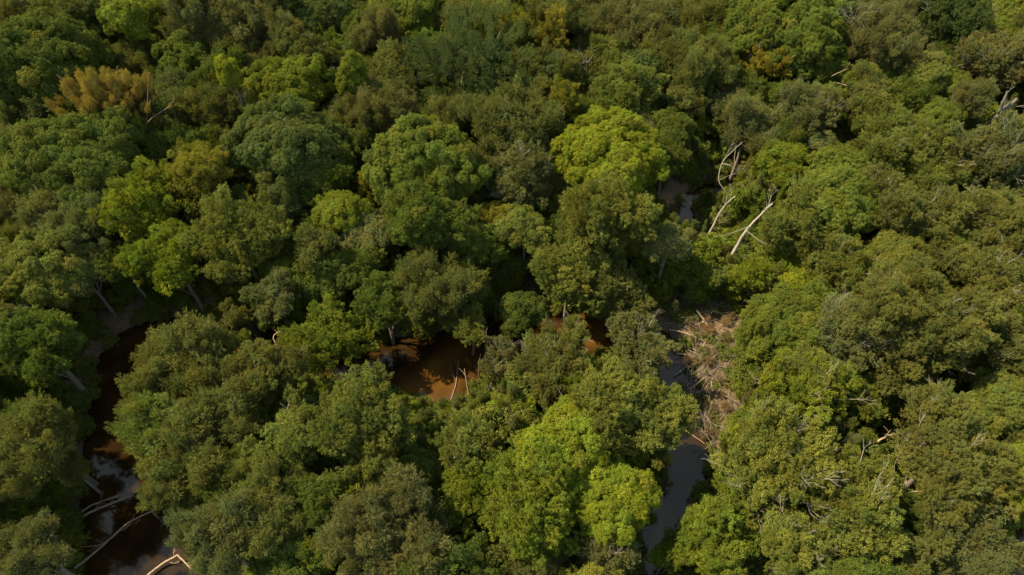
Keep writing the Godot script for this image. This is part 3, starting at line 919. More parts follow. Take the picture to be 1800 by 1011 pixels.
	tree("low deep green tree right of the broad twiggy light olive tree", 71.6, -68.4, 9.9, 3.3, "feather", "deep", "low trees in the gaps of the forest")
	tree("mid green forest tree past the top edge nearest the broad mid-green top-edge tree", -29.5, -124.7, 13.1, 4.9, "open", "mid", "forest trees beyond the top edge")
	tree("low mid green tree in front and right of the tall fresh-green upright tree", -64.3, -107.6, 9.7, 3.3, "open", "mid", "low trees in the gaps of the forest")
	tree("low deep green tree behind the grey-green rounded tree", 50.4, -95.5, 11.1, 3.4, "round", "deep", "low trees in the gaps of the forest")
	tree("low grey-green tree left of the tall fresh-green upright tree", -68.5, -108.6, 11.6, 4.4, "feather", "grey", "low trees in the gaps of the forest")
	tree("low deep green tree behind the fresh green tree by the broken snag", 39.3, -78.6, 11.1, 4.3, "feather", "deep", "low trees in the gaps of the forest")
	tree("deep green forest tree past the top edge nearest the wide brownish feathery tree", -46.9, -131.9, 17.0, 5.9, "open", "deep", "forest trees beyond the top edge")
	tree("low mid green tree right of the bright green tree with white stubs", 37.1, -38.0, 9.2, 3.9, "open", "mid", "low trees in the gaps of the forest")
	tree("low deep green tree right of the big left-edge dome", -72.6, -98.4, 9.6, 3.8, "open", "deep", "low trees in the gaps of the forest")
	tree("low olive tree behind and right of the small orange-yellow tree", 14.6, -113.9, 11.2, 3.8, "open", "olive", "low trees in the gaps of the forest")
	tree("light green forest tree past the top edge nearest the yellowish tree with bare branches", 48.6, -131.5, 16.3, 6.3, "open", "light", "forest trees beyond the top edge")
	tree("olive forest tree past the left edge nearest the big left-edge dome", -107.1, -120.6, 15.5, 5.2, "open", "olive", "forest trees beyond the left edge")
	tree("low olive tree behind and right of the broad olive top-right tree", 67.8, -108.8, 11.9, 3.9, "feather", "olive", "low trees in the gaps of the forest")
	tree("low olive tree right of the bluish top-edge tree", -30.1, -115.1, 10.0, 3.4, "feather", "olive", "low trees in the gaps of the forest")
	tree("low deep green tree in front and left of the bluish top-edge tree", -33.7, -102.9, 11.7, 3.8, "open", "deep", "low trees in the gaps of the forest")
	tree("light green forest tree past the left edge nearest the large light green left-edge tree", -76.4, -63.1, 16.3, 5.2, "feather", "light", "forest trees beyond the left edge")
	tree("olive forest tree past the top edge nearest the blue-green top-right tree", 79.6, -130.4, 16.8, 5.8, "open", "olive", "forest trees beyond the top edge")
	tree("mid green forest tree past the right edge nearest the large olive lower-right tree", 51.7, -13.0, 16.8, 6.3, "open", "mid", "forest trees beyond the right edge")
	tree("low mid green tree behind and right of the big speckled olive tree", 62.4, -51.8, 9.8, 4.5, "open", "mid", "low trees in the gaps of the forest")
	tree("deep green forest tree past the left edge nearest the big left-edge dome", -99.7, -106.0, 13.3, 4.9, "feather", "deep", "forest trees beyond the left edge")
	tree("olive forest tree past the top edge nearest the broad mid-green top-edge tree", -22.5, -132.9, 15.2, 6.0, "open", "olive", "forest trees beyond the top edge")
	tree("mid green forest tree past the left edge nearest the big left-edge dome", -82.8, -71.6, 15.3, 5.7, "feather", "mid", "forest trees beyond the left edge")
	tree("low mid green tree behind and left of the tall fresh-green upright tree", -72.2, -114.5, 10.4, 3.3, "open", "mid", "low trees in the gaps of the forest")
	tree("light green forest tree past the left edge nearest the tall olive left-bank tree", -58.9, -30.4, 15.3, 5.5, "feather", "light", "forest trees beyond the left edge")
	tree("low deep green tree left of the big lime tree", 7.7, -79.7, 8.7, 3.4, "feather", "deep", "low trees in the gaps of the forest")
	tree("low mid green tree behind and left of the wide brownish feathery tree", -56.8, -116.1, 11.2, 4.5, "open", "mid", "low trees in the gaps of the forest")
	tree("low mid green tree behind the wide brownish feathery tree", -48.8, -118.2, 9.3, 4.0, "feather", "mid", "low trees in the gaps of the forest")
	tree("low grey-green tree behind and left of the large deep-green top dome", 45.2, -111.3, 10.6, 3.4, "round", "grey", "low trees in the gaps of the forest")
	tree("low mid green tree behind the small yellow tree", 0.1, -109.6, 9.3, 4.5, "feather", "mid", "low trees in the gaps of the forest")
	tree("low grey-green tree behind and right of the big lime tree", 18.2, -79.7, 11.2, 3.2, "feather", "grey", "low trees in the gaps of the forest")
	tree("low deep green tree left of the dome before the orange tree", -70.7, -77.0, 11.4, 3.9, "feather", "deep", "low trees in the gaps of the forest")
	tree("deep green forest tree past the right edge nearest the broad olive tree with pale limbs", 71.3, -59.6, 15.6, 6.2, "open", "deep", "forest trees beyond the right edge")
	tree("low grey-green tree behind and right of the bluish tree behind the lime tree", 27.6, -105.1, 9.3, 3.3, "open", "grey", "low trees in the gaps of the forest")
	tree("deep green forest tree past the bottom edge nearest the tree with the white fork", 30.0, -14.4, 14.9, 4.9, "round", "deep", "forest trees beyond the bottom edge")
	tree("low mid green tree behind and right of the large bluish-green dense tree", -26.6, -91.2, 8.5, 3.5, "open", "mid", "low trees in the gaps of the forest")
	tree("light green forest tree past the top edge nearest the tall fresh-green upright tree", -60.2, -126.7, 15.1, 6.1, "open", "light", "forest trees beyond the top edge")
	tree("low mid green tree behind and left of the small orange-yellow tree", -0.5, -116.7, 11.6, 4.8, "feather", "mid", "low trees in the gaps of the forest")
	tree("mid green forest tree past the left edge nearest the orange tree", -88.0, -90.8, 16.5, 5.3, "open", "mid", "forest trees beyond the left edge")
	tree("low deep green tree behind the yellowish tree with bare branches", 42.0, -121.5, 9.4, 3.9, "round", "deep", "low trees in the gaps of the forest")
	tree("low deep green tree behind and right of the small yellow tree", 14.4, -121.2, 9.4, 3.3, "open", "deep", "low trees in the gaps of the forest")
	tree("low grey-green tree in front of the grey-green rounded tree", 43.5, -77.7, 10.4, 3.2, "round", "grey", "low trees in the gaps of the forest")
	tree("low deep green tree right of the tan-olive tree", 81.9, -95.9, 11.4, 3.5, "open", "deep", "low trees in the gaps of the forest")
	tree("olive forest tree past the right edge nearest the bright green right-edge tree", 70.2, -45.2, 14.7, 6.3, "round", "olive", "forest trees beyond the right edge")
	tree("deep green forest tree past the right edge nearest the broad olive top-right tree", 102.9, -103.3, 13.3, 4.7, "round", "deep", "forest trees beyond the right edge")
	tree("low mid green tree behind and left of the wide dark pine", -15.9, -116.6, 9.4, 4.4, "open", "mid", "low trees in the gaps of the forest")
	tree("light green forest tree past the left edge nearest the wide grey feathery tree", -69.4, -52.7, 14.0, 5.6, "feather", "light", "forest trees beyond the left edge")
	tree("low deep green tree behind and left of the tan-olive tree", 81.2, -113.9, 9.3, 3.7, "open", "deep", "low trees in the gaps of the forest")
	tree("low mid green tree left of the broad mid-green top-edge tree", -22.8, -116.0, 10.3, 3.9, "feather", "mid", "low trees in the gaps of the forest")
	tree("low deep green tree behind the big speckled olive tree", 49.9, -51.1, 11.3, 3.9, "round", "deep", "low trees in the gaps of the forest")
	tree("low mid green tree behind and left of the broad olive top-right tree", 63.8, -121.0, 8.7, 4.3, "open", "mid", "low trees in the gaps of the forest")
	tree("low olive tree behind and right of the narrow yellow-green spire", -41.9, -116.5, 11.8, 4.1, "round", "olive", "low trees in the gaps of the forest")
	tree("low deep green tree behind and left of the orange tree", -78.2, -103.2, 10.4, 3.2, "round", "deep", "low trees in the gaps of the forest")
	tree("mid green forest tree past the left edge nearest the grey bottom-left corner tree", -49.9, -12.9, 13.2, 5.5, "open", "mid", "forest trees beyond the left edge")
	tree("low mid green tree left of the blue-green top-right tree", 64.8, -115.8, 11.1, 4.3, "feather", "mid", "low trees in the gaps of the forest")
	tree("low mid green tree in front and right of the broad olive tree with pale limbs", 56.0, -55.8, 11.4, 4.4, "feather", "mid", "low trees in the gaps of the forest")
	tree("light green forest tree past the left edge nearest the tall fresh-green upright tree", -96.7, -114.0, 15.9, 5.7, "open", "light", "forest trees beyond the left edge")
	tree("mid green forest tree past the top edge nearest the small yellow tree", 2.2, -125.1, 15.5, 4.7, "feather", "mid", "forest trees beyond the top edge")
	tree("low deep green tree right of the large bluish-green dense tree", -23.8, -75.9, 11.9, 4.0, "open", "deep", "low trees in the gaps of the forest")
	tree("low grey-green tree behind the small orange-yellow tree", 4.3, -116.3, 10.6, 3.0, "open", "grey", "low trees in the gaps of the forest")
	tree("deep green forest tree past the right edge nearest the large deep-green top dome", 114.1, -132.9, 15.9, 5.3, "round", "deep", "forest trees beyond the right edge")
	tree("low mid green tree behind the broad twiggy light olive tree", 76.2, -114.6, 9.5, 3.5, "feather", "mid", "low trees in the gaps of the forest")
	tree("low deep green tree left of the wide brownish feathery tree", -55.4, -111.7, 11.8, 3.7, "feather", "deep", "low trees in the gaps of the forest")
	tree("low grey-green tree behind and left of the big left-edge dome", -91.2, -108.9, 11.2, 4.8, "feather", "grey", "low trees in the gaps of the forest")
	tree("low mid green tree in front and right of the broad mid-green top-edge tree", -13.0, -100.8, 11.6, 3.4, "open", "mid", "low trees in the gaps of the forest")
	tree("low olive tree right of the yellowish tree with bare branches", 61.1, -110.6, 8.8, 4.2, "feather", "olive", "low trees in the gaps of the forest")
	tree("deep green forest tree past the right edge nearest the grey-green rounded tree", 111.8, -120.3, 13.4, 6.4, "open", "deep", "forest trees beyond the right edge")
	tree("low mid green tree behind and right of the yellowish tree with bare branches", 58.5, -119.0, 10.7, 4.3, "open", "mid", "low trees in the gaps of the forest")
	tree("low deep green tree right of the orange tree", -55.2, -92.0, 10.5, 3.3, "open", "deep", "low trees in the gaps of the forest")
	tree("low deep green tree in front of the orange tree", -61.8, -84.6, 11.0, 3.8, "open", "deep", "low trees in the gaps of the forest")
	tree("low deep green tree left of the yellowish tree with bare branches", 33.7, -101.2, 10.3, 4.2, "round", "deep", "low trees in the gaps of the forest")
	tree("low grey-green tree in front and right of the broad pale olive tree", 6.0, -72.1, 10.9, 4.5, "feather", "grey", "low trees in the gaps of the forest")
	tree("low deep green tree right of the big rich green round tree", -5.9, -73.3, 9.5, 4.7, "open", "deep", "low trees in the gaps of the forest")
	tree("low mid green tree behind and right of the big left-edge dome", -74.1, -119.0, 11.9, 4.3, "open", "mid", "low trees in the gaps of the forest")
	tree("low deep green tree behind and right of the tall fresh-green upright tree", -64.5, -122.2, 9.5, 4.0, "open", "deep", "low trees in the gaps of the forest")
	tree("light green forest tree past the top edge nearest the broad mid-green top-edge tree", -14.2, -128.4, 14.5, 5.0, "open", "light", "forest trees beyond the top edge")
	tree("low deep green tree behind the golden yellow tree", -45.4, -76.1, 11.3, 4.6, "open", "deep", "low trees in the gaps of the forest")
	tree("low grey-green tree right of the wide brownish feathery tree", -46.0, -112.3, 8.6, 3.4, "open", "grey", "low trees in the gaps of the forest")
	tree("light green forest tree past the top edge nearest the big left-edge dome", -84.6, -126.6, 14.1, 5.3, "feather", "light", "forest trees beyond the top edge")
	tree("deep green forest tree past the right edge nearest the big speckled olive tree", 95.5, -90.3, 15.2, 6.1, "feather", "deep", "forest trees beyond the right edge")
	tree("low deep green tree behind the dome before the orange tree", -61.7, -75.8, 11.9, 4.8, "round", "deep", "low trees in the gaps of the forest")
	tree("mid green forest tree past the top edge nearest the blue-green top-right tree", 89.7, -130.5, 15.5, 4.9, "open", "mid", "forest trees beyond the top edge")
	tree("low deep green tree in front and left of the yellowish tree with bare branches", 37.2, -90.7, 10.0, 3.5, "open", "deep", "low trees in the gaps of the forest")
	tree("low deep green tree in front and right of the small orange-yellow tree", 12.0, -99.5, 8.8, 3.4, "open", "deep", "low trees in the gaps of the forest")
	tree("low deep green tree left of the narrow yellow-green spire", -50.3, -92.7, 10.3, 3.4, "open", "deep", "low trees in the gaps of the forest")
	tree("low deep green tree behind the bluish tree behind the lime tree", 17.8, -110.5, 11.1, 3.7, "open", "deep", "low trees in the gaps of the forest")
	tree("mid green forest tree past the top edge nearest the bluish tree behind the lime tree", 22.3, -122.8, 15.0, 6.0, "round", "mid", "forest trees beyond the top edge")
	tree("low mid green tree behind and left of the grey-green rounded tree", 42.4, -89.4, 10.1, 3.1, "open", "mid", "low trees in the gaps of the forest")
	tree("low grey-green tree behind the tall fresh-green upright tree", -68.1, -115.4, 10.9, 3.5, "round", "grey", "low trees in the gaps of the forest")
	tree("low mid green tree left of the broad pale olive tree", -3.6, -83.0, 9.1, 4.8, "open", "mid", "low trees in the gaps of the forest")
	tree("low mid green tree behind the narrow tree left of the pine", -28.0, -99.9, 11.2, 4.1, "open", "mid", "low trees in the gaps of the forest")
	tree("low deep green tree left of the weeping tree over the brown pool", -13.0, -54.2, 8.7, 3.4, "open", "deep", "low trees in the gaps of the forest")
	tree("low mid green tree behind and left of the two-trunked tree", -18.7, -56.0, 9.8, 3.3, "open", "mid", "low trees in the gaps of the forest")
	tree("low olive tree in front and right of the bluish tree behind the lime tree", 26.3, -88.6, 10.4, 3.5, "open", "olive", "low trees in the gaps of the forest")
	tree("low deep green tree in front and right of the large bluish-green dense tree", -26.7, -67.1, 11.6, 3.0, "open", "deep", "low trees in the gaps of the forest")
	tree("low deep green tree behind the tan-olive tree", 91.8, -119.6, 8.8, 3.1, "open", "deep", "low trees in the gaps of the forest")
	tree("low deep green tree left of the lower yellow-green tree", -48.9, -55.2, 10.6, 3.3, "open", "deep", "low trees in the gaps of the forest")
	tree("low mid green tree behind and left of the yellowish tree with bare branches", 27.6, -116.3, 9.3, 4.8, "feather", "mid", "low trees in the gaps of the forest")
	tree("low deep green tree in front and right of the orange tree", -56.4, -84.7, 9.0, 3.3, "feather", "deep", "low trees in the gaps of the forest")
	tree("low mid green tree in front and left of the wide dark pine", -9.4, -85.9, 9.4, 3.1, "open", "mid", "low trees in the gaps of the forest")
	tree("low deep green tree behind and left of the dome before the orange tree", -92.6, -120.2, 9.4, 4.8, "round", "deep", "low trees in the gaps of the forest")
	tree("low mid green tree behind and left of the large bluish-green dense tree", -37.3, -80.9, 11.2, 3.9, "open", "mid", "low trees in the gaps of the forest")
	tree("low mid green tree left of the tan-olive tree", 62.4, -104.8, 11.5, 3.4, "open", "mid", "low trees in the gaps of the forest")
	tree("low mid green tree in front and left of the wide brownish feathery tree", -56.2, -102.6, 8.8, 3.5, "feather", "mid", "low trees in the gaps of the forest")
	tree("olive forest tree past the left edge nearest the orange tree", -95.0, -100.0, 14.3, 5.4, "feather", "olive", "forest trees beyond the left edge")
	tree("low grey-green tree behind the blue-green top-right tree", 82.3, -119.9, 11.6, 3.8, "round", "grey", "low trees in the gaps of the forest")
	tree("low olive tree behind the orange tree", -66.5, -98.3, 10.4, 3.7, "open", "olive", "low trees in the gaps of the forest")
	tree("low mid green tree right of the light green lumpy tree", -26.1, -60.3, 9.0, 4.6, "feather", "mid", "low trees in the gaps of the forest")
	tree("low olive tree left of the wide dark pine", -12.9, -96.4, 8.8, 3.8, "open", "olive", "low trees in the gaps of the forest")
	tree("olive forest tree past the top edge nearest the broad olive top-right tree", 69.4, -126.5, 15.9, 5.2, "open", "olive", "forest trees beyond the top edge")
	tree("low deep green tree in front and left of the golden yellow tree", -45.1, -69.8, 8.7, 3.2, "open", "deep", "low trees in the gaps of the forest")
	tree("olive forest tree past the top edge nearest the orange tree", -77.3, -127.8, 15.5, 5.0, "open", "olive", "forest trees beyond the top edge")
	tree("low mid green tree in front and left of the tall fresh-green upright tree", -67.6, -103.0, 9.5, 3.9, "open", "mid", "low trees in the gaps of the forest")
	tree("low deep green tree left of the large deep-green top dome", 32.1, -117.5, 8.8, 3.2, "round", "deep", "low trees in the gaps of the forest")
	tree("low deep green tree right of the small orange-yellow tree", 32.0, -121.0, 8.8, 3.0, "open", "deep", "low trees in the gaps of the forest")
	tree("low deep green tree behind and left of the narrow tree left of the pine", -41.0, -122.1, 10.3, 4.7, "open", "deep", "low trees in the gaps of the forest")
	tree("low mid green tree behind and left of the yellow-olive tree in the middle", -5.9, -66.9, 9.1, 3.6, "open", "mid", "low trees in the gaps of the forest")
	tree("low mid green tree in front of the broad olive top-right tree", 56.6, -92.2, 11.6, 4.2, "round", "mid", "low trees in the gaps of the forest")
	tree("low mid green tree behind and right of the narrow tree left of the pine", -23.4, -96.3, 11.0, 4.9, "feather", "mid", "low trees in the gaps of the forest")
	tree("low mid green tree right of the broad olive top-right tree", 81.8, -103.6, 12.0, 4.3, "round", "mid", "low trees in the gaps of the forest")
	tree("deep green forest tree past the left edge nearest the tall fresh-green upright tree", -111.8, -130.2, 13.3, 5.4, "open", "deep", "forest trees beyond the left edge")
	tree("low mid green tree right of the small yellow tree", 24.2, -109.7, 11.5, 4.0, "feather", "mid", "low trees in the gaps of the forest")
	tree("low deep green tree behind the narrow yellow-green spire", -51.6, -107.8, 10.0, 3.3, "feather", "deep", "low trees in the gaps of the forest")
	tree("low grey-green tree behind and left of the golden yellow tree", -77.2, -110.3, 11.0, 3.8, "feather", "grey", "low trees in the gaps of the forest")
	tree("low mid green tree behind and right of the bluish top-edge tree", -32.3, -119.4, 10.5, 3.9, "open", "mid", "low trees in the gaps of the forest")
	tree("olive forest tree past the top edge nearest the small yellow tree", -3.1, -132.3, 15.2, 6.1, "open", "olive", "forest trees beyond the top edge")
	tree("low grey-green tree behind and left of the big rich green round tree", -26.5, -84.8, 9.6, 3.2, "feather", "grey", "low trees in the gaps of the forest")
	tree("low grey-green tree behind and left of the big speckled olive tree", 44.8, -48.8, 11.8, 4.8, "round", "grey", "low trees in the gaps of the forest")
	tree("low deep green tree behind and right of the broad olive tree with pale limbs", 67.2, -77.4, 8.8, 3.4, "open", "deep", "low trees in the gaps of the forest")
	tree("low grey-green tree behind the two-trunked tree", -18.5, -60.3, 10.6, 3.7, "round", "grey", "low trees in the gaps of the forest")
	tree("deep green forest tree past the left edge nearest the orange tree", -103.2, -130.0, 14.4, 5.0, "round", "deep", "forest trees beyond the left edge")
	tree("olive forest tree past the left edge nearest the dome before the orange tree", -86.1, -80.5, 14.9, 4.7, "feather", "olive", "forest trees beyond the left edge")
	tree("low mid green tree in front of the small orange-yellow tree", 7.9, -88.4, 11.5, 3.9, "open", "mid", "low trees in the gaps of the forest")
	tree("low mid green tree behind and left of the blue-green top-right tree", 77.8, -118.5, 9.9, 3.1, "feather", "mid", "low trees in the gaps of the forest")
	tree("olive forest tree past the left edge nearest the tall olive left-bank tree", -62.1, -39.6, 14.9, 5.6, "feather", "olive", "forest trees beyond the left edge")
	tree("low olive tree right of the big speckled olive tree", 50.6, -42.3, 11.4, 3.2, "open", "olive", "low trees in the gaps of the forest")
	tree("low deep green tree in front and right of the grey-green tree by the lower pool", -20.4, -17.9, 10.6, 4.1, "round", "deep", "low trees in the gaps of the forest")
	tree("low mid green tree left of the tall olive left-bank tree", -53.9, -32.1, 9.9, 3.7, "feather", "mid", "low trees in the gaps of the forest")
	tree("low deep green tree right of the big lime tree", 22.1, -74.4, 10.7, 3.4, "open", "deep", "low trees in the gaps of the forest")
	tree("light green forest tree past the top edge nearest the small orange-yellow tree", 19.0, -131.8, 13.4, 4.6, "round", "light", "forest trees beyond the top edge")
	tree("low deep green tree behind the light green lumpy tree", -35.8, -62.5, 11.4, 3.1, "feather", "deep", "low trees in the gaps of the forest")
	tree("low grey-green tree left of the bluish top-edge tree", -41.0, -109.9, 10.4, 3.5, "feather", "grey", "low trees in the gaps of the forest")
	tree("low deep green tree right of the tall fresh-green upright tree", -57.2, -120.8, 10.3, 3.7, "feather", "deep", "low trees in the gaps of the forest")
	tree("low olive tree behind the wide grey feathery tree", -88.1, -114.7, 10.1, 4.9, "open", "olive", "low trees in the gaps of the forest")
	tree("low grey-green tree behind and left of the narrow yellow-green spire", -62.4, -115.8, 9.0, 3.3, "feather", "grey", "low trees in the gaps of the forest")
	tree("low grey-green tree behind and right of the orange tree", -51.3, -114.6, 8.9, 3.4, "open", "grey", "low trees in the gaps of the forest")
	tree("deep green forest tree past the right edge nearest the yellowish tree with bare branches", 85.4, -89.7, 16.5, 5.7, "open", "deep", "forest trees beyond the right edge")
	tree("low mid green tree behind and left of the broad twiggy light olive tree", 49.7, -121.1, 10.4, 3.4, "round", "mid", "low trees in the gaps of the forest")
	tree("low deep green tree behind the upper yellow-green tree", -80.8, -121.9, 10.8, 3.2, "feather", "deep", "low trees in the gaps of the forest")
	tree("low deep green tree behind and right of the broad mid-green top-edge tree", -18.5, -122.2, 8.8, 4.3, "feather", "deep", "low trees in the gaps of the forest")
	tree("low deep green tree in front and right of the narrow yellow-green spire", -39.6, -87.2, 10.0, 3.5, "open", "deep", "low trees in the gaps of the forest")
	tree("low mid green tree behind the big rich green round tree", -13.4, -88.7, 8.9, 3.2, "open", "mid", "low trees in the gaps of the forest")
	tree("low deep green tree behind and right of the large olive lower-right tree", 57.8, -44.7, 11.0, 4.4, "feather", "deep", "low trees in the gaps of the forest")
	tree("low deep green tree in front of the tall fresh-green upright tree", -59.5, -90.5, 9.8, 4.8, "feather", "deep", "low trees in the gaps of the forest")
	tree("low grey-green tree left of the small yellow tree", -8.7, -99.5, 11.7, 3.8, "feather", "grey", "low trees in the gaps of the forest")
	tree("low deep green tree in front of the blue-green top-right tree", 70.8, -97.3, 10.3, 4.3, "feather", "deep", "low trees in the gaps of the forest")
	tree("low deep green tree in front and right of the broad twiggy light olive tree", 57.6, -65.0, 10.3, 3.3, "feather", "deep", "low trees in the gaps of the forest")
	tree("low deep green tree in front and left of the big left-edge dome", -74.7, -75.9, 10.0, 3.5, "feather", "deep", "low trees in the gaps of the forest")
	tree("low deep green tree in front and left of the orange tree", -65.8, -79.6, 11.4, 4.6, "open", "deep", "low trees in the gaps of the forest")
	tree("low mid green tree left of the small orange-yellow tree", -10.8, -104.8, 9.5, 3.5, "open", "mid", "low trees in the gaps of the forest")
	tree("low deep green tree in front and right of the broad olive top-right tree", 63.0, -88.7, 11.6, 3.2, "feather", "deep", "low trees in the gaps of the forest")
	tree("low deep green tree behind the big lime tree", 21.0, -114.3, 10.7, 3.2, "feather", "deep", "low trees in the gaps of the forest")
	tree("low deep green tree left of the broad olive top-right tree", 36.5, -120.4, 9.7, 3.4, "round", "deep", "low trees in the gaps of the forest")
	tree("low mid green tree in front and left of the yellow-olive tree in the middle", -4.3, -58.3, 11.0, 3.1, "round", "mid", "low trees in the gaps of the forest")
	tree("low deep green tree in front of the narrow tree left of the pine", -19.2, -72.6, 8.5, 3.3, "feather", "deep", "low trees in the gaps of the forest")
	tree("low deep green tree in front of the broad mid-green top-edge tree", -17.0, -100.7, 9.6, 3.1, "open", "deep", "low trees in the gaps of the forest")
	tree("low mid green tree left of the orange tree", -78.7, -86.3, 8.8, 3.2, "open", "mid", "low trees in the gaps of the forest")
	tree("low olive tree behind and right of the tan-olive tree", 94.0, -115.7, 11.2, 4.2, "round", "olive", "low trees in the gaps of the forest")
	tree("low mid green tree behind and left of the upper yellow-green tree", -87.3, -102.7, 11.0, 3.1, "open", "mid", "low trees in the gaps of the forest")
	tree("low deep green tree behind and right of the golden yellow tree", -41.5, -72.6, 11.1, 4.1, "feather", "deep", "low trees in the gaps of the forest")
	tree("low grey-green tree in front of the large light green left-edge tree", -57.5, -44.8, 11.5, 3.1, "round", "grey", "low trees in the gaps of the forest")
	tree("low olive tree behind and left of the bluish tree behind the lime tree", 8.8, -120.7, 9.0, 3.4, "open", "olive", "low trees in the gaps of the forest")
	tree("low deep green tree behind and left of the broad pale olive tree", -27.4, -112.3, 9.6, 3.4, "round", "deep", "low trees in the gaps of the forest")
	tree("low deep green tree left of the broad twiggy light olive tree", 47.3, -71.2, 10.1, 3.2, "open", "deep", "low trees in the gaps of the forest")
	tree("low mid green tree behind the broad olive tree with pale limbs", 59.1, -81.5, 8.9, 4.8, "round", "mid", "low trees in the gaps of the forest")
	tree("low olive tree in front and right of the large deep-green top dome", 55.4, -104.9, 9.0, 3.6, "open", "olive", "low trees in the gaps of the forest")
	tree("low olive tree left of the bluish tree behind the lime tree", 13.7, -94.5, 11.3, 3.2, "open", "olive", "low trees in the gaps of the forest")
	tree("low grey-green tree behind the light green tree by the leaning log", 40.9, -116.8, 9.8, 3.7, "feather", "grey", "low trees in the gaps of the forest")
	tree("low mid green tree behind the large light green left-edge tree", -76.9, -95.9, 11.8, 4.1, "open", "mid", "low trees in the gaps of the forest")
	tree("low grey-green tree right of the narrow yellow-green spire", -38.5, -97.2, 11.3, 4.5, "open", "grey", "low trees in the gaps of the forest")
	tree("low mid green tree right of the bluish tree behind the lime tree", 36.4, -105.1, 10.2, 3.9, "feather", "mid", "low trees in the gaps of the forest")
	tree("low olive tree right of the narrow tree left of the pine", -18.6, -88.4, 10.5, 3.4, "feather", "olive", "low trees in the gaps of the forest")
	tree("low grey-green tree behind and left of the fresh green tree by the broken snag", 33.5, -88.5, 9.2, 3.5, "open", "grey", "low trees in the gaps of the forest")
	tree("low olive tree behind and right of the wide dark pine", 3.7, -120.3, 9.5, 3.9, "open", "olive", "low trees in the gaps of the forest")
	tree("low deep green tree behind and left of the broad mid-green top-edge tree", -25.8, -119.4, 10.6, 3.5, "open", "deep", "low trees in the gaps of the forest")
	tree("low olive tree behind and right of the broad pale olive tree", 13.3, -103.7, 9.4, 3.8, "round", "olive", "low trees in the gaps of the forest")
	tree("low deep green tree behind and left of the lower yellow-green tree", -85.1, -97.3, 8.6, 4.3, "open", "deep", "low trees in the gaps of the forest")
	tree("low mid green tree in front and left of the broad mid-green top-edge tree", -22.7, -107.5, 9.1, 3.3, "open", "mid", "low trees in the gaps of the forest")
	tree("low mid green tree right of the fresh green tree by the broken snag", 46.8, -75.4, 9.3, 3.0, "open", "mid", "low trees in the gaps of the forest")
	tree("low mid green tree behind the light olive tree below the lime tree", 17.8, -117.1, 10.6, 3.9, "round", "mid", "low trees in the gaps of the forest")
	tree("low deep green tree in front and left of the bluish tree behind the lime tree", 12.1, -83.2, 10.4, 3.3, "open", "deep", "low trees in the gaps of the forest")
	tree("low deep green tree behind the large olive lower-right tree", 46.6, -31.4, 8.7, 3.7, "open", "deep", "low trees in the gaps of the forest")
	tree("low mid green tree behind and left of the light green lumpy tree", -86.3, -120.7, 10.1, 4.0, "round", "mid", "low trees in the gaps of the forest")
	tree("low grey-green tree behind and right of the broad twiggy light olive tree", 77.2, -99.9, 8.6, 3.4, "round", "grey", "low trees in the gaps of the forest")
	tree("low mid green tree behind and right of the round tree by the clearing", 37.1, -49.3, 9.8, 3.7, "round", "mid", "low trees in the gaps of the forest")
	tree("low mid green tree behind and right of the big rich green round tree", 10.7, -116.3, 9.1, 3.9, "round", "mid", "low trees in the gaps of the forest")
	tree("low mid green tree in front and left of the tan-olive tree", 69.1, -91.0, 11.2, 3.5, "round", "mid", "low trees in the gaps of the forest")
	tree("low olive tree left of the wide grey feathery tree", -61.9, -60.4, 10.1, 4.5, "feather", "olive", "low trees in the gaps of the forest")
	tree("deep green forest tree past the right edge nearest the yellow-green bushy tree", 95.9, -108.6, 14.8, 5.2, "open", "deep", "forest trees beyond the right edge")
	tree("low olive tree behind the bright green right-edge tree", 53.1, -30.0, 9.7, 3.3, "open", "olive", "low trees in the gaps of the forest")
	tree("low deep green tree right of the grey-green rounded tree", 57.9, -87.1, 11.0, 4.1, "feather", "deep", "low trees in the gaps of the forest")
	tree("low mid green tree in front and left of the narrow yellow-green spire", -48.6, -88.7, 11.7, 3.1, "open", "mid", "low trees in the gaps of the forest")
	tree("low deep green tree right of the tree with the white fork", 38.2, -22.5, 8.8, 3.5, "feather", "deep", "low trees in the gaps of the forest")
	tree("mid green forest tree past the left edge nearest the dome before the orange tree", -96.6, -91.9, 15.3, 4.6, "feather", "mid", "forest trees beyond the left edge")
	tree("low deep green tree behind and right of the fresh green tree by the broken snag", 74.7, -122.3, 8.8, 3.3, "open", "deep", "low trees in the gaps of the forest")
	tree("low grey-green tree in front of the wide grey feathery tree", -52.8, -53.1, 11.1, 3.1, "round", "grey", "low trees in the gaps of the forest")
	tree("low mid green tree in front and right of the light green lumpy tree", -28.3, -54.7, 9.2, 3.2, "round", "mid", "low trees in the gaps of the forest")
	tree("low mid green tree behind and left of the large light green left-edge tree", -66.9, -58.6, 8.7, 3.1, "open", "mid", "low trees in the gaps of the forest")
	tree("mid green forest tree past the left edge nearest the tall fresh-green upright tree", -104.5, -112.8, 14.3, 4.9, "feather", "mid", "forest trees beyond the left edge")


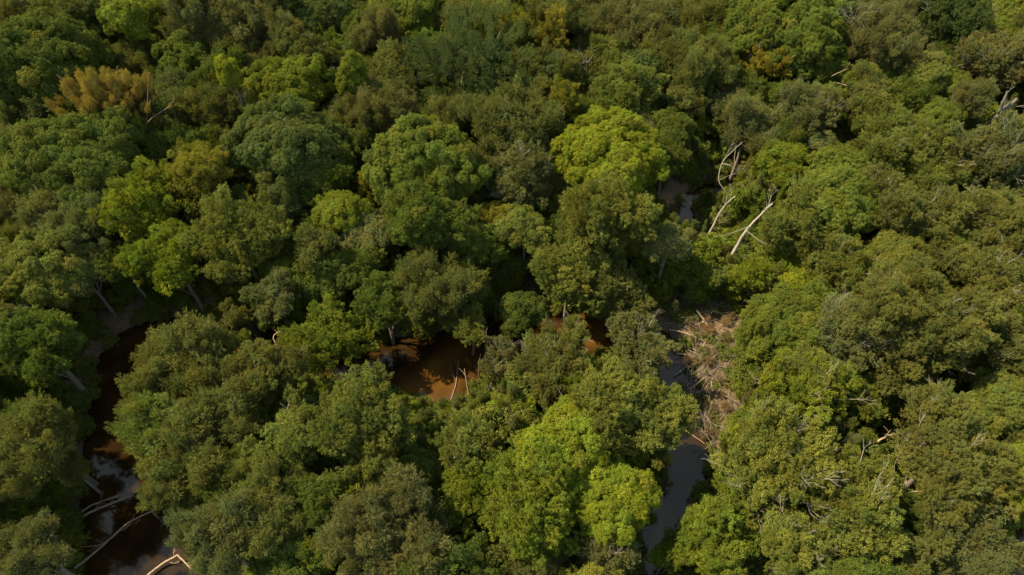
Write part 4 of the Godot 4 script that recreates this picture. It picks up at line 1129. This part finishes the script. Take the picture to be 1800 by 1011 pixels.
func dead(called: String, label: String, category: String, stems: Array, twigs: int, wood: String, group := "") -> void:
	var at: Vector3 = stems[0][0][0]
	var o := thing(called, label, category, at, group)
	var fine := Tubes.new()
	for k in stems.size():
		var pts: Array = stems[k][0]
		var c := Curve3D.new()
		for i in pts.size():
			var t: Vector3 = (pts[mini(i + 1, pts.size() - 1)] - pts[maxi(i - 1, 0)]) * .17
			c.add_point(pts[i] - at, -t, t)
		var line := []
		var n := pts.size() * 4
		for i in n + 1:
			line.append(c.sample_baked(c.get_baked_length() * i / n) + any_dir() * stems[k][1] * .22)
		var tb := Tubes.new()
		tb.tube(line, tapered(stems[k][1], stems[k][2], n), 8)
		part("trunk" if k == 0 else "branch", tb.mesh(), bark[wood], o)
		var span: float = c.get_baked_length()
		for i in int(ceil(float(twigs) / stems.size())):
			var f := rng.randf_range(.35, 1.0)
			var p: Vector3 = line[int(f * n)]
			var along: Vector3 = (line[n] - line[n - 3]).normalized()
			fork(fine, p, (along * .8 + any_dir() * .8 + Vector3.UP * .25).normalized(), clampf(span * .16, .5, 1.5) * rng.randf_range(.6, 1.3), minf(stems[k][2] * .4, .03) + .008, 2, .5, .1)
	part("twigs", fine.mesh(), bark[wood], o).set_meta("kind", "stuff")


func lay_dead_wood() -> void:
	dead("fallen_log", "longer upper fallen log across the lower left pool", "log", [[[Vector3(-47.9, 1.0, -25.1), Vector3(-46.8, 0.6, -26.5), Vector3(-45.1, 0.5, -27.5), Vector3(-41.9, 1.2, -28.5)], 0.17, 0.09]], 3, "driftwood", "fallen logs in the lower left pool")
	dead("fallen_log", "thin double-stemmed log lying just above the upper pool log at lower left", "log", [[[Vector3(-47.8, 1.0, -26.0), Vector3(-46.3, 0.7, -27.6), Vector3(-43.7, 1.0, -28.4)], 0.11, 0.06], [[Vector3(-46.3, 0.7, -27.6), Vector3(-43.4, 0.9, -28.7), Vector3(-41.3, 1.4, -28.6)], 0.06, 0.03]], 3, "driftwood", "fallen logs in the lower left pool")
	dead("fallen_log", "dark crooked log crossing the middle of the lower left pool", "log", [[[Vector3(-45.6, 0.9, -20.7), Vector3(-44.5, 0.3, -22.5), Vector3(-43.1, 0.3, -24.3), Vector3(-41.7, 0.6, -25.7), Vector3(-38.7, 1.6, -26.7)], 0.14, 0.07], [[Vector3(-43.1, 0.3, -24.3), Vector3(-43.9, 0.8, -23.2), Vector3(-45.5, 1.6, -22.7)], 0.04, 0.02]], 4, "brown", "fallen logs in the lower left pool")
	dead("fallen_log", "short tan log at the bottom edge of the lower left pool", "log", [[[Vector3(-38.0, 0.5, -20.1), Vector3(-36.8, 0.5, -21.3), Vector3(-35.1, 1.2, -22.0)], 0.14, 0.08], [[Vector3(-35.1, 1.2, -22.0), Vector3(-33.4, 1.0, -20.7)], 0.10, 0.07]], 3, "tan", "fallen logs in the lower left pool")
	dead("fallen_log", "shaded fallen log in the dark gap below the wide grey feathery tree", "log", [[[Vector3(-53.8, 6.0, -57.3), Vector3(-51.7, 4.6, -56.3), Vector3(-49.1, 3.6, -55.4)], 0.16, 0.09]], 2, "grey")
	dead("leaning_dead_tree", "grey broken forked trunk leaning to the right, near the top right edge", "dead tree", [[[Vector3(72.3, 4.5, -83.4), Vector3(72.0, 8.0, -82.8), Vector3(72.3, 11.0, -82.6), Vector3(73.2, 14.0, -82.5)], 0.45, 0.20], [[Vector3(72.3, 11.0, -82.6), Vector3(71.6, 13.0, -82.5), Vector3(71.4, 15.0, -82.8)], 0.31, 0.12], [[Vector3(72.9, 12.0, -82.8), Vector3(74.2, 13.3, -81.7)], 0.07, 0.03]], 1, "grey")
	dead("broken_snag", "pale broken snag with a thin curved upper stem beside the sunlit brush", "dead tree", [[[Vector3(27.5, 2.5, -64.9), Vector3(28.3, 6.0, -65.7), Vector3(29.0, 8.5, -66.1), Vector3(29.9, 10.5, -65.9)], 0.18, 0.09], [[Vector3(29.0, 8.5, -66.1), Vector3(28.9, 10.5, -66.4), Vector3(27.6, 12.0, -67.1), Vector3(27.7, 14.0, -68.4), Vector3(29.1, 15.5, -69.4), Vector3(30.1, 16.5, -69.8)], 0.07, 0.03], [[Vector3(27.7, 14.0, -68.4), Vector3(28.4, 14.5, -67.6), Vector3(29.5, 14.0, -67.1)], 0.04, 0.01]], 6, "pale")
	dead("leaning_log", "long pale log leaning diagonally over the yellow-green bushes, right of the broken snag", "dead tree", [[[Vector3(28.4, 5.5, -58.1), Vector3(29.3, 8.5, -59.0), Vector3(30.2, 11.5, -59.5), Vector3(32.1, 15.0, -60.0)], 0.25, 0.10], [[Vector3(30.2, 11.5, -59.5), Vector3(28.2, 11.0, -58.9), Vector3(26.7, 10.5, -58.8)], 0.04, 0.01], [[Vector3(29.8, 11.0, -59.2), Vector3(31.3, 11.0, -57.3), Vector3(32.2, 11.0, -56.8)], 0.04, 0.01]], 4, "pale")
	dead("bare_snag", "small pale upright snag among the olive trees of the upper middle", "dead tree", [[[Vector3(11.8, 10.0, -92.3), Vector3(11.3, 14.5, -90.2), Vector3(10.8, 17.0, -88.9)], 0.11, 0.04], [[Vector3(11.3, 14.5, -90.2), Vector3(10.0, 17.5, -88.6), Vector3(9.7, 19.0, -88.0)], 0.05, 0.01], [[Vector3(11.3, 14.5, -90.2), Vector3(11.9, 17.0, -88.8), Vector3(11.8, 18.5, -87.9)], 0.05, 0.01]], 4, "pale")
	dead("leafless_tree", "leafless pale tree with a fan of fine twigs at the top right", "dead tree", [[[Vector3(56.2, 10.5, -103.0), Vector3(54.8, 14.0, -101.0), Vector3(53.6, 17.0, -99.2)], 0.13, 0.05], [[Vector3(54.8, 14.0, -101.0), Vector3(52.0, 17.0, -99.2), Vector3(49.4, 20.0, -97.0)], 0.07, 0.02], [[Vector3(54.8, 14.0, -101.0), Vector3(54.5, 17.5, -98.7), Vector3(54.2, 20.0, -96.6)], 0.07, 0.02], [[Vector3(54.3, 15.5, -100.1), Vector3(52.6, 19.5, -97.5), Vector3(51.6, 21.5, -95.9)], 0.05, 0.01]], 14, "pale")
	dead("bare_snag", "grey bare-topped snag left of the narrow tree by the pine", "dead tree", [[[Vector3(-25.4, 11.0, -91.2), Vector3(-24.6, 15.0, -88.9), Vector3(-24.1, 18.0, -87.0)], 0.12, 0.04]], 6, "grey")
	dead("broken_branch", "pale broken branch poking out of the dark gap at lower right", "branch", [[[Vector3(38.2, 4.5, -31.7), Vector3(38.5, 7.0, -31.7), Vector3(39.4, 8.5, -31.9), Vector3(39.9, 9.5, -31.8)], 0.15, 0.10], [[Vector3(39.4, 8.5, -31.9), Vector3(39.1, 10.5, -31.8)], 0.09, 0.04]], 2, "tan")
	dead("forked_snag", "white bare fork rising beside the yellowish tree at lower right", "dead tree", [[[Vector3(36.7, 5.5, -24.7), Vector3(32.4, 14.5, -22.8), Vector3(31.9, 16.9, -23.1), Vector3(31.7, 18.1, -23.4)], 0.08, 0.02], [[Vector3(32.4, 14.5, -22.8), Vector3(32.8, 16.3, -23.1), Vector3(33.0, 17.5, -23.1)], 0.05, 0.02]], 5, "pale")
	dead("uprooted_tree", "uprooted brown tree lying over the sandy clearing beside the creek", "dead tree", [[[Vector3(24.1, 3.0, -52.5), Vector3(25.3, 1.8, -51.6), Vector3(26.1, 1.3, -50.1), Vector3(26.7, 1.2, -48.7)], 0.12, 0.20], [[Vector3(26.1, 1.3, -50.1), Vector3(24.9, 1.5, -48.6), Vector3(23.9, 1.0, -47.1)], 0.10, 0.04], [[Vector3(26.7, 1.2, -48.7), Vector3(27.5, 1.6, -47.0), Vector3(28.7, 1.2, -46.1)], 0.08, 0.03], [[Vector3(25.3, 1.8, -51.6), Vector3(23.7, 1.5, -51.1), Vector3(21.7, 1.2, -51.2)], 0.09, 0.03]], 10, "tan")
	dead("drift_branch", "bare drift branch hanging down to the water below the sandy clearing", "branch", [[[Vector3(24.8, 1.6, -43.2), Vector3(24.1, 0.9, -40.7), Vector3(23.1, 0.3, -38.1), Vector3(22.5, 0.1, -36.0)], 0.08, 0.03]], 4, "grey", "driftwood along the right channel")
	dead("drift_branch", "bare twiggy branch on the bank left of the sandy clearing", "branch", [[[Vector3(20.5, 1.4, -50.5), Vector3(22.6, 1.4, -50.0), Vector3(24.7, 1.6, -48.6)], 0.08, 0.04]], 6, "tan", "driftwood along the right channel")
	dead("drift_branch", "bleached branch lying across the lower part of the brush pile", "branch", [[[Vector3(21.7, 0.3, -41.8), Vector3(23.2, 1.0, -42.9), Vector3(25.2, 1.7, -44.3)], 0.07, 0.04]], 5, "grey", "driftwood along the right channel")
	dead("drift_branch", "pale thin stick floating in the right channel", "branch", [[[Vector3(20.6, 0.1, -36.9), Vector3(21.5, 0.1, -36.2), Vector3(22.7, 0.2, -35.1)], 0.05, 0.03]], 1, "tan", "driftwood along the right channel")
	dead("drift_branch", "grey forked branch at the water's edge above the floating stick", "branch", [[[Vector3(20.5, 0.3, -44.3), Vector3(22.7, 0.8, -45.7), Vector3(24.5, 1.6, -46.7)], 0.08, 0.03]], 6, "grey", "driftwood along the right channel")
	dead("brush_pile", "tangled brown brush pile on the right channel's bank below the clearing", "brush", [[[Vector3(23.4, 0.8, -46.9), Vector3(25.0, 1.6, -45.2), Vector3(26.7, 1.2, -44.2)], 0.06, 0.03], [[Vector3(23.9, 0.6, -44.1), Vector3(25.0, 1.8, -45.5), Vector3(26.7, 1.6, -47.5)], 0.06, 0.03], [[Vector3(23.4, 0.6, -44.9), Vector3(24.5, 1.4, -44.0), Vector3(26.6, 1.4, -45.3)], 0.06, 0.03], [[Vector3(24.1, 0.5, -42.5), Vector3(25.1, 1.3, -43.0), Vector3(26.9, 1.3, -43.0)], 0.05, 0.02]], 22, "brown")
	dead("dead_stump", "tan broken stem standing in the brown pool's right side", "dead tree", [[[Vector3(-5.2, -0.3, -40.9), Vector3(-5.5, 2.5, -42.0), Vector3(-5.7, 4.5, -42.7)], 0.12, 0.07]], 1, "tan")
	dead("dead_stump", "dark bare stem standing at the foot of the brush-like tree", "dead tree", [[[Vector3(-4.1, -0.3, -44.0), Vector3(-4.1, 2.5, -44.2), Vector3(-3.8, 4.5, -44.8)], 0.10, 0.04]], 2, "grey")
	dead("sunken_log", "thin dark log lying half sunken in the brown pool", "log", [[[Vector3(-7.6, -0.0, -40.8), Vector3(-7.0, 0.1, -43.4), Vector3(-6.9, 0.1, -46.6)], 0.09, 0.04]], 2, "brown")
	dead("curled_root", "curled brown root in the small dark water patch left of the bright green tree", "branch", [[[Vector3(-30.4, 0.1, -47.4), Vector3(-30.6, 0.6, -48.7), Vector3(-31.0, 1.2, -49.5), Vector3(-30.2, 1.4, -50.3), Vector3(-29.7, 0.9, -49.8), Vector3(-30.5, 0.6, -49.2)], 0.10, 0.04]], 2, "tan")
	dead("bare_leaning_tree", "left one of two bare stems leaning from the bottom right corner water", "dead tree", [[[Vector3(51.1, -0.2, -20.0), Vector3(49.4, 2.5, -20.5), Vector3(47.9, 5.0, -21.1)], 0.09, 0.05]], 1, "grey")
	dead("bare_leaning_tree", "right one of two bare stems leaning from the bottom right corner water", "dead tree", [[[Vector3(52.7, -0.2, -20.1), Vector3(50.6, 2.5, -20.6), Vector3(48.7, 5.0, -21.2)], 0.09, 0.05]], 1, "grey")
	dead("broken_dead_tree", "short dark trunk standing in the shadow behind the brown pool's far bank", "dead tree", [[[Vector3(-2.2, -0.3, -52.9), Vector3(-2.1, 3.0, -52.3), Vector3(-1.9, 6.0, -51.7)], 0.15, 0.09]], 1, "brown")
	dead("dead_branches", "bundle of bare fallen branches in the shaded gap left of the small olive top-right tree", "branch", [[[Vector3(49.4, 8.5, -93.2), Vector3(51.1, 9.5, -92.4), Vector3(52.8, 10.0, -91.1)], 0.12, 0.06], [[Vector3(50.0, 9.5, -93.3), Vector3(50.7, 11.5, -92.0), Vector3(51.8, 12.5, -91.7)], 0.09, 0.03], [[Vector3(50.4, 8.5, -91.7), Vector3(51.6, 9.5, -90.1), Vector3(52.9, 10.5, -89.3)], 0.07, 0.03]], 6, "tan")
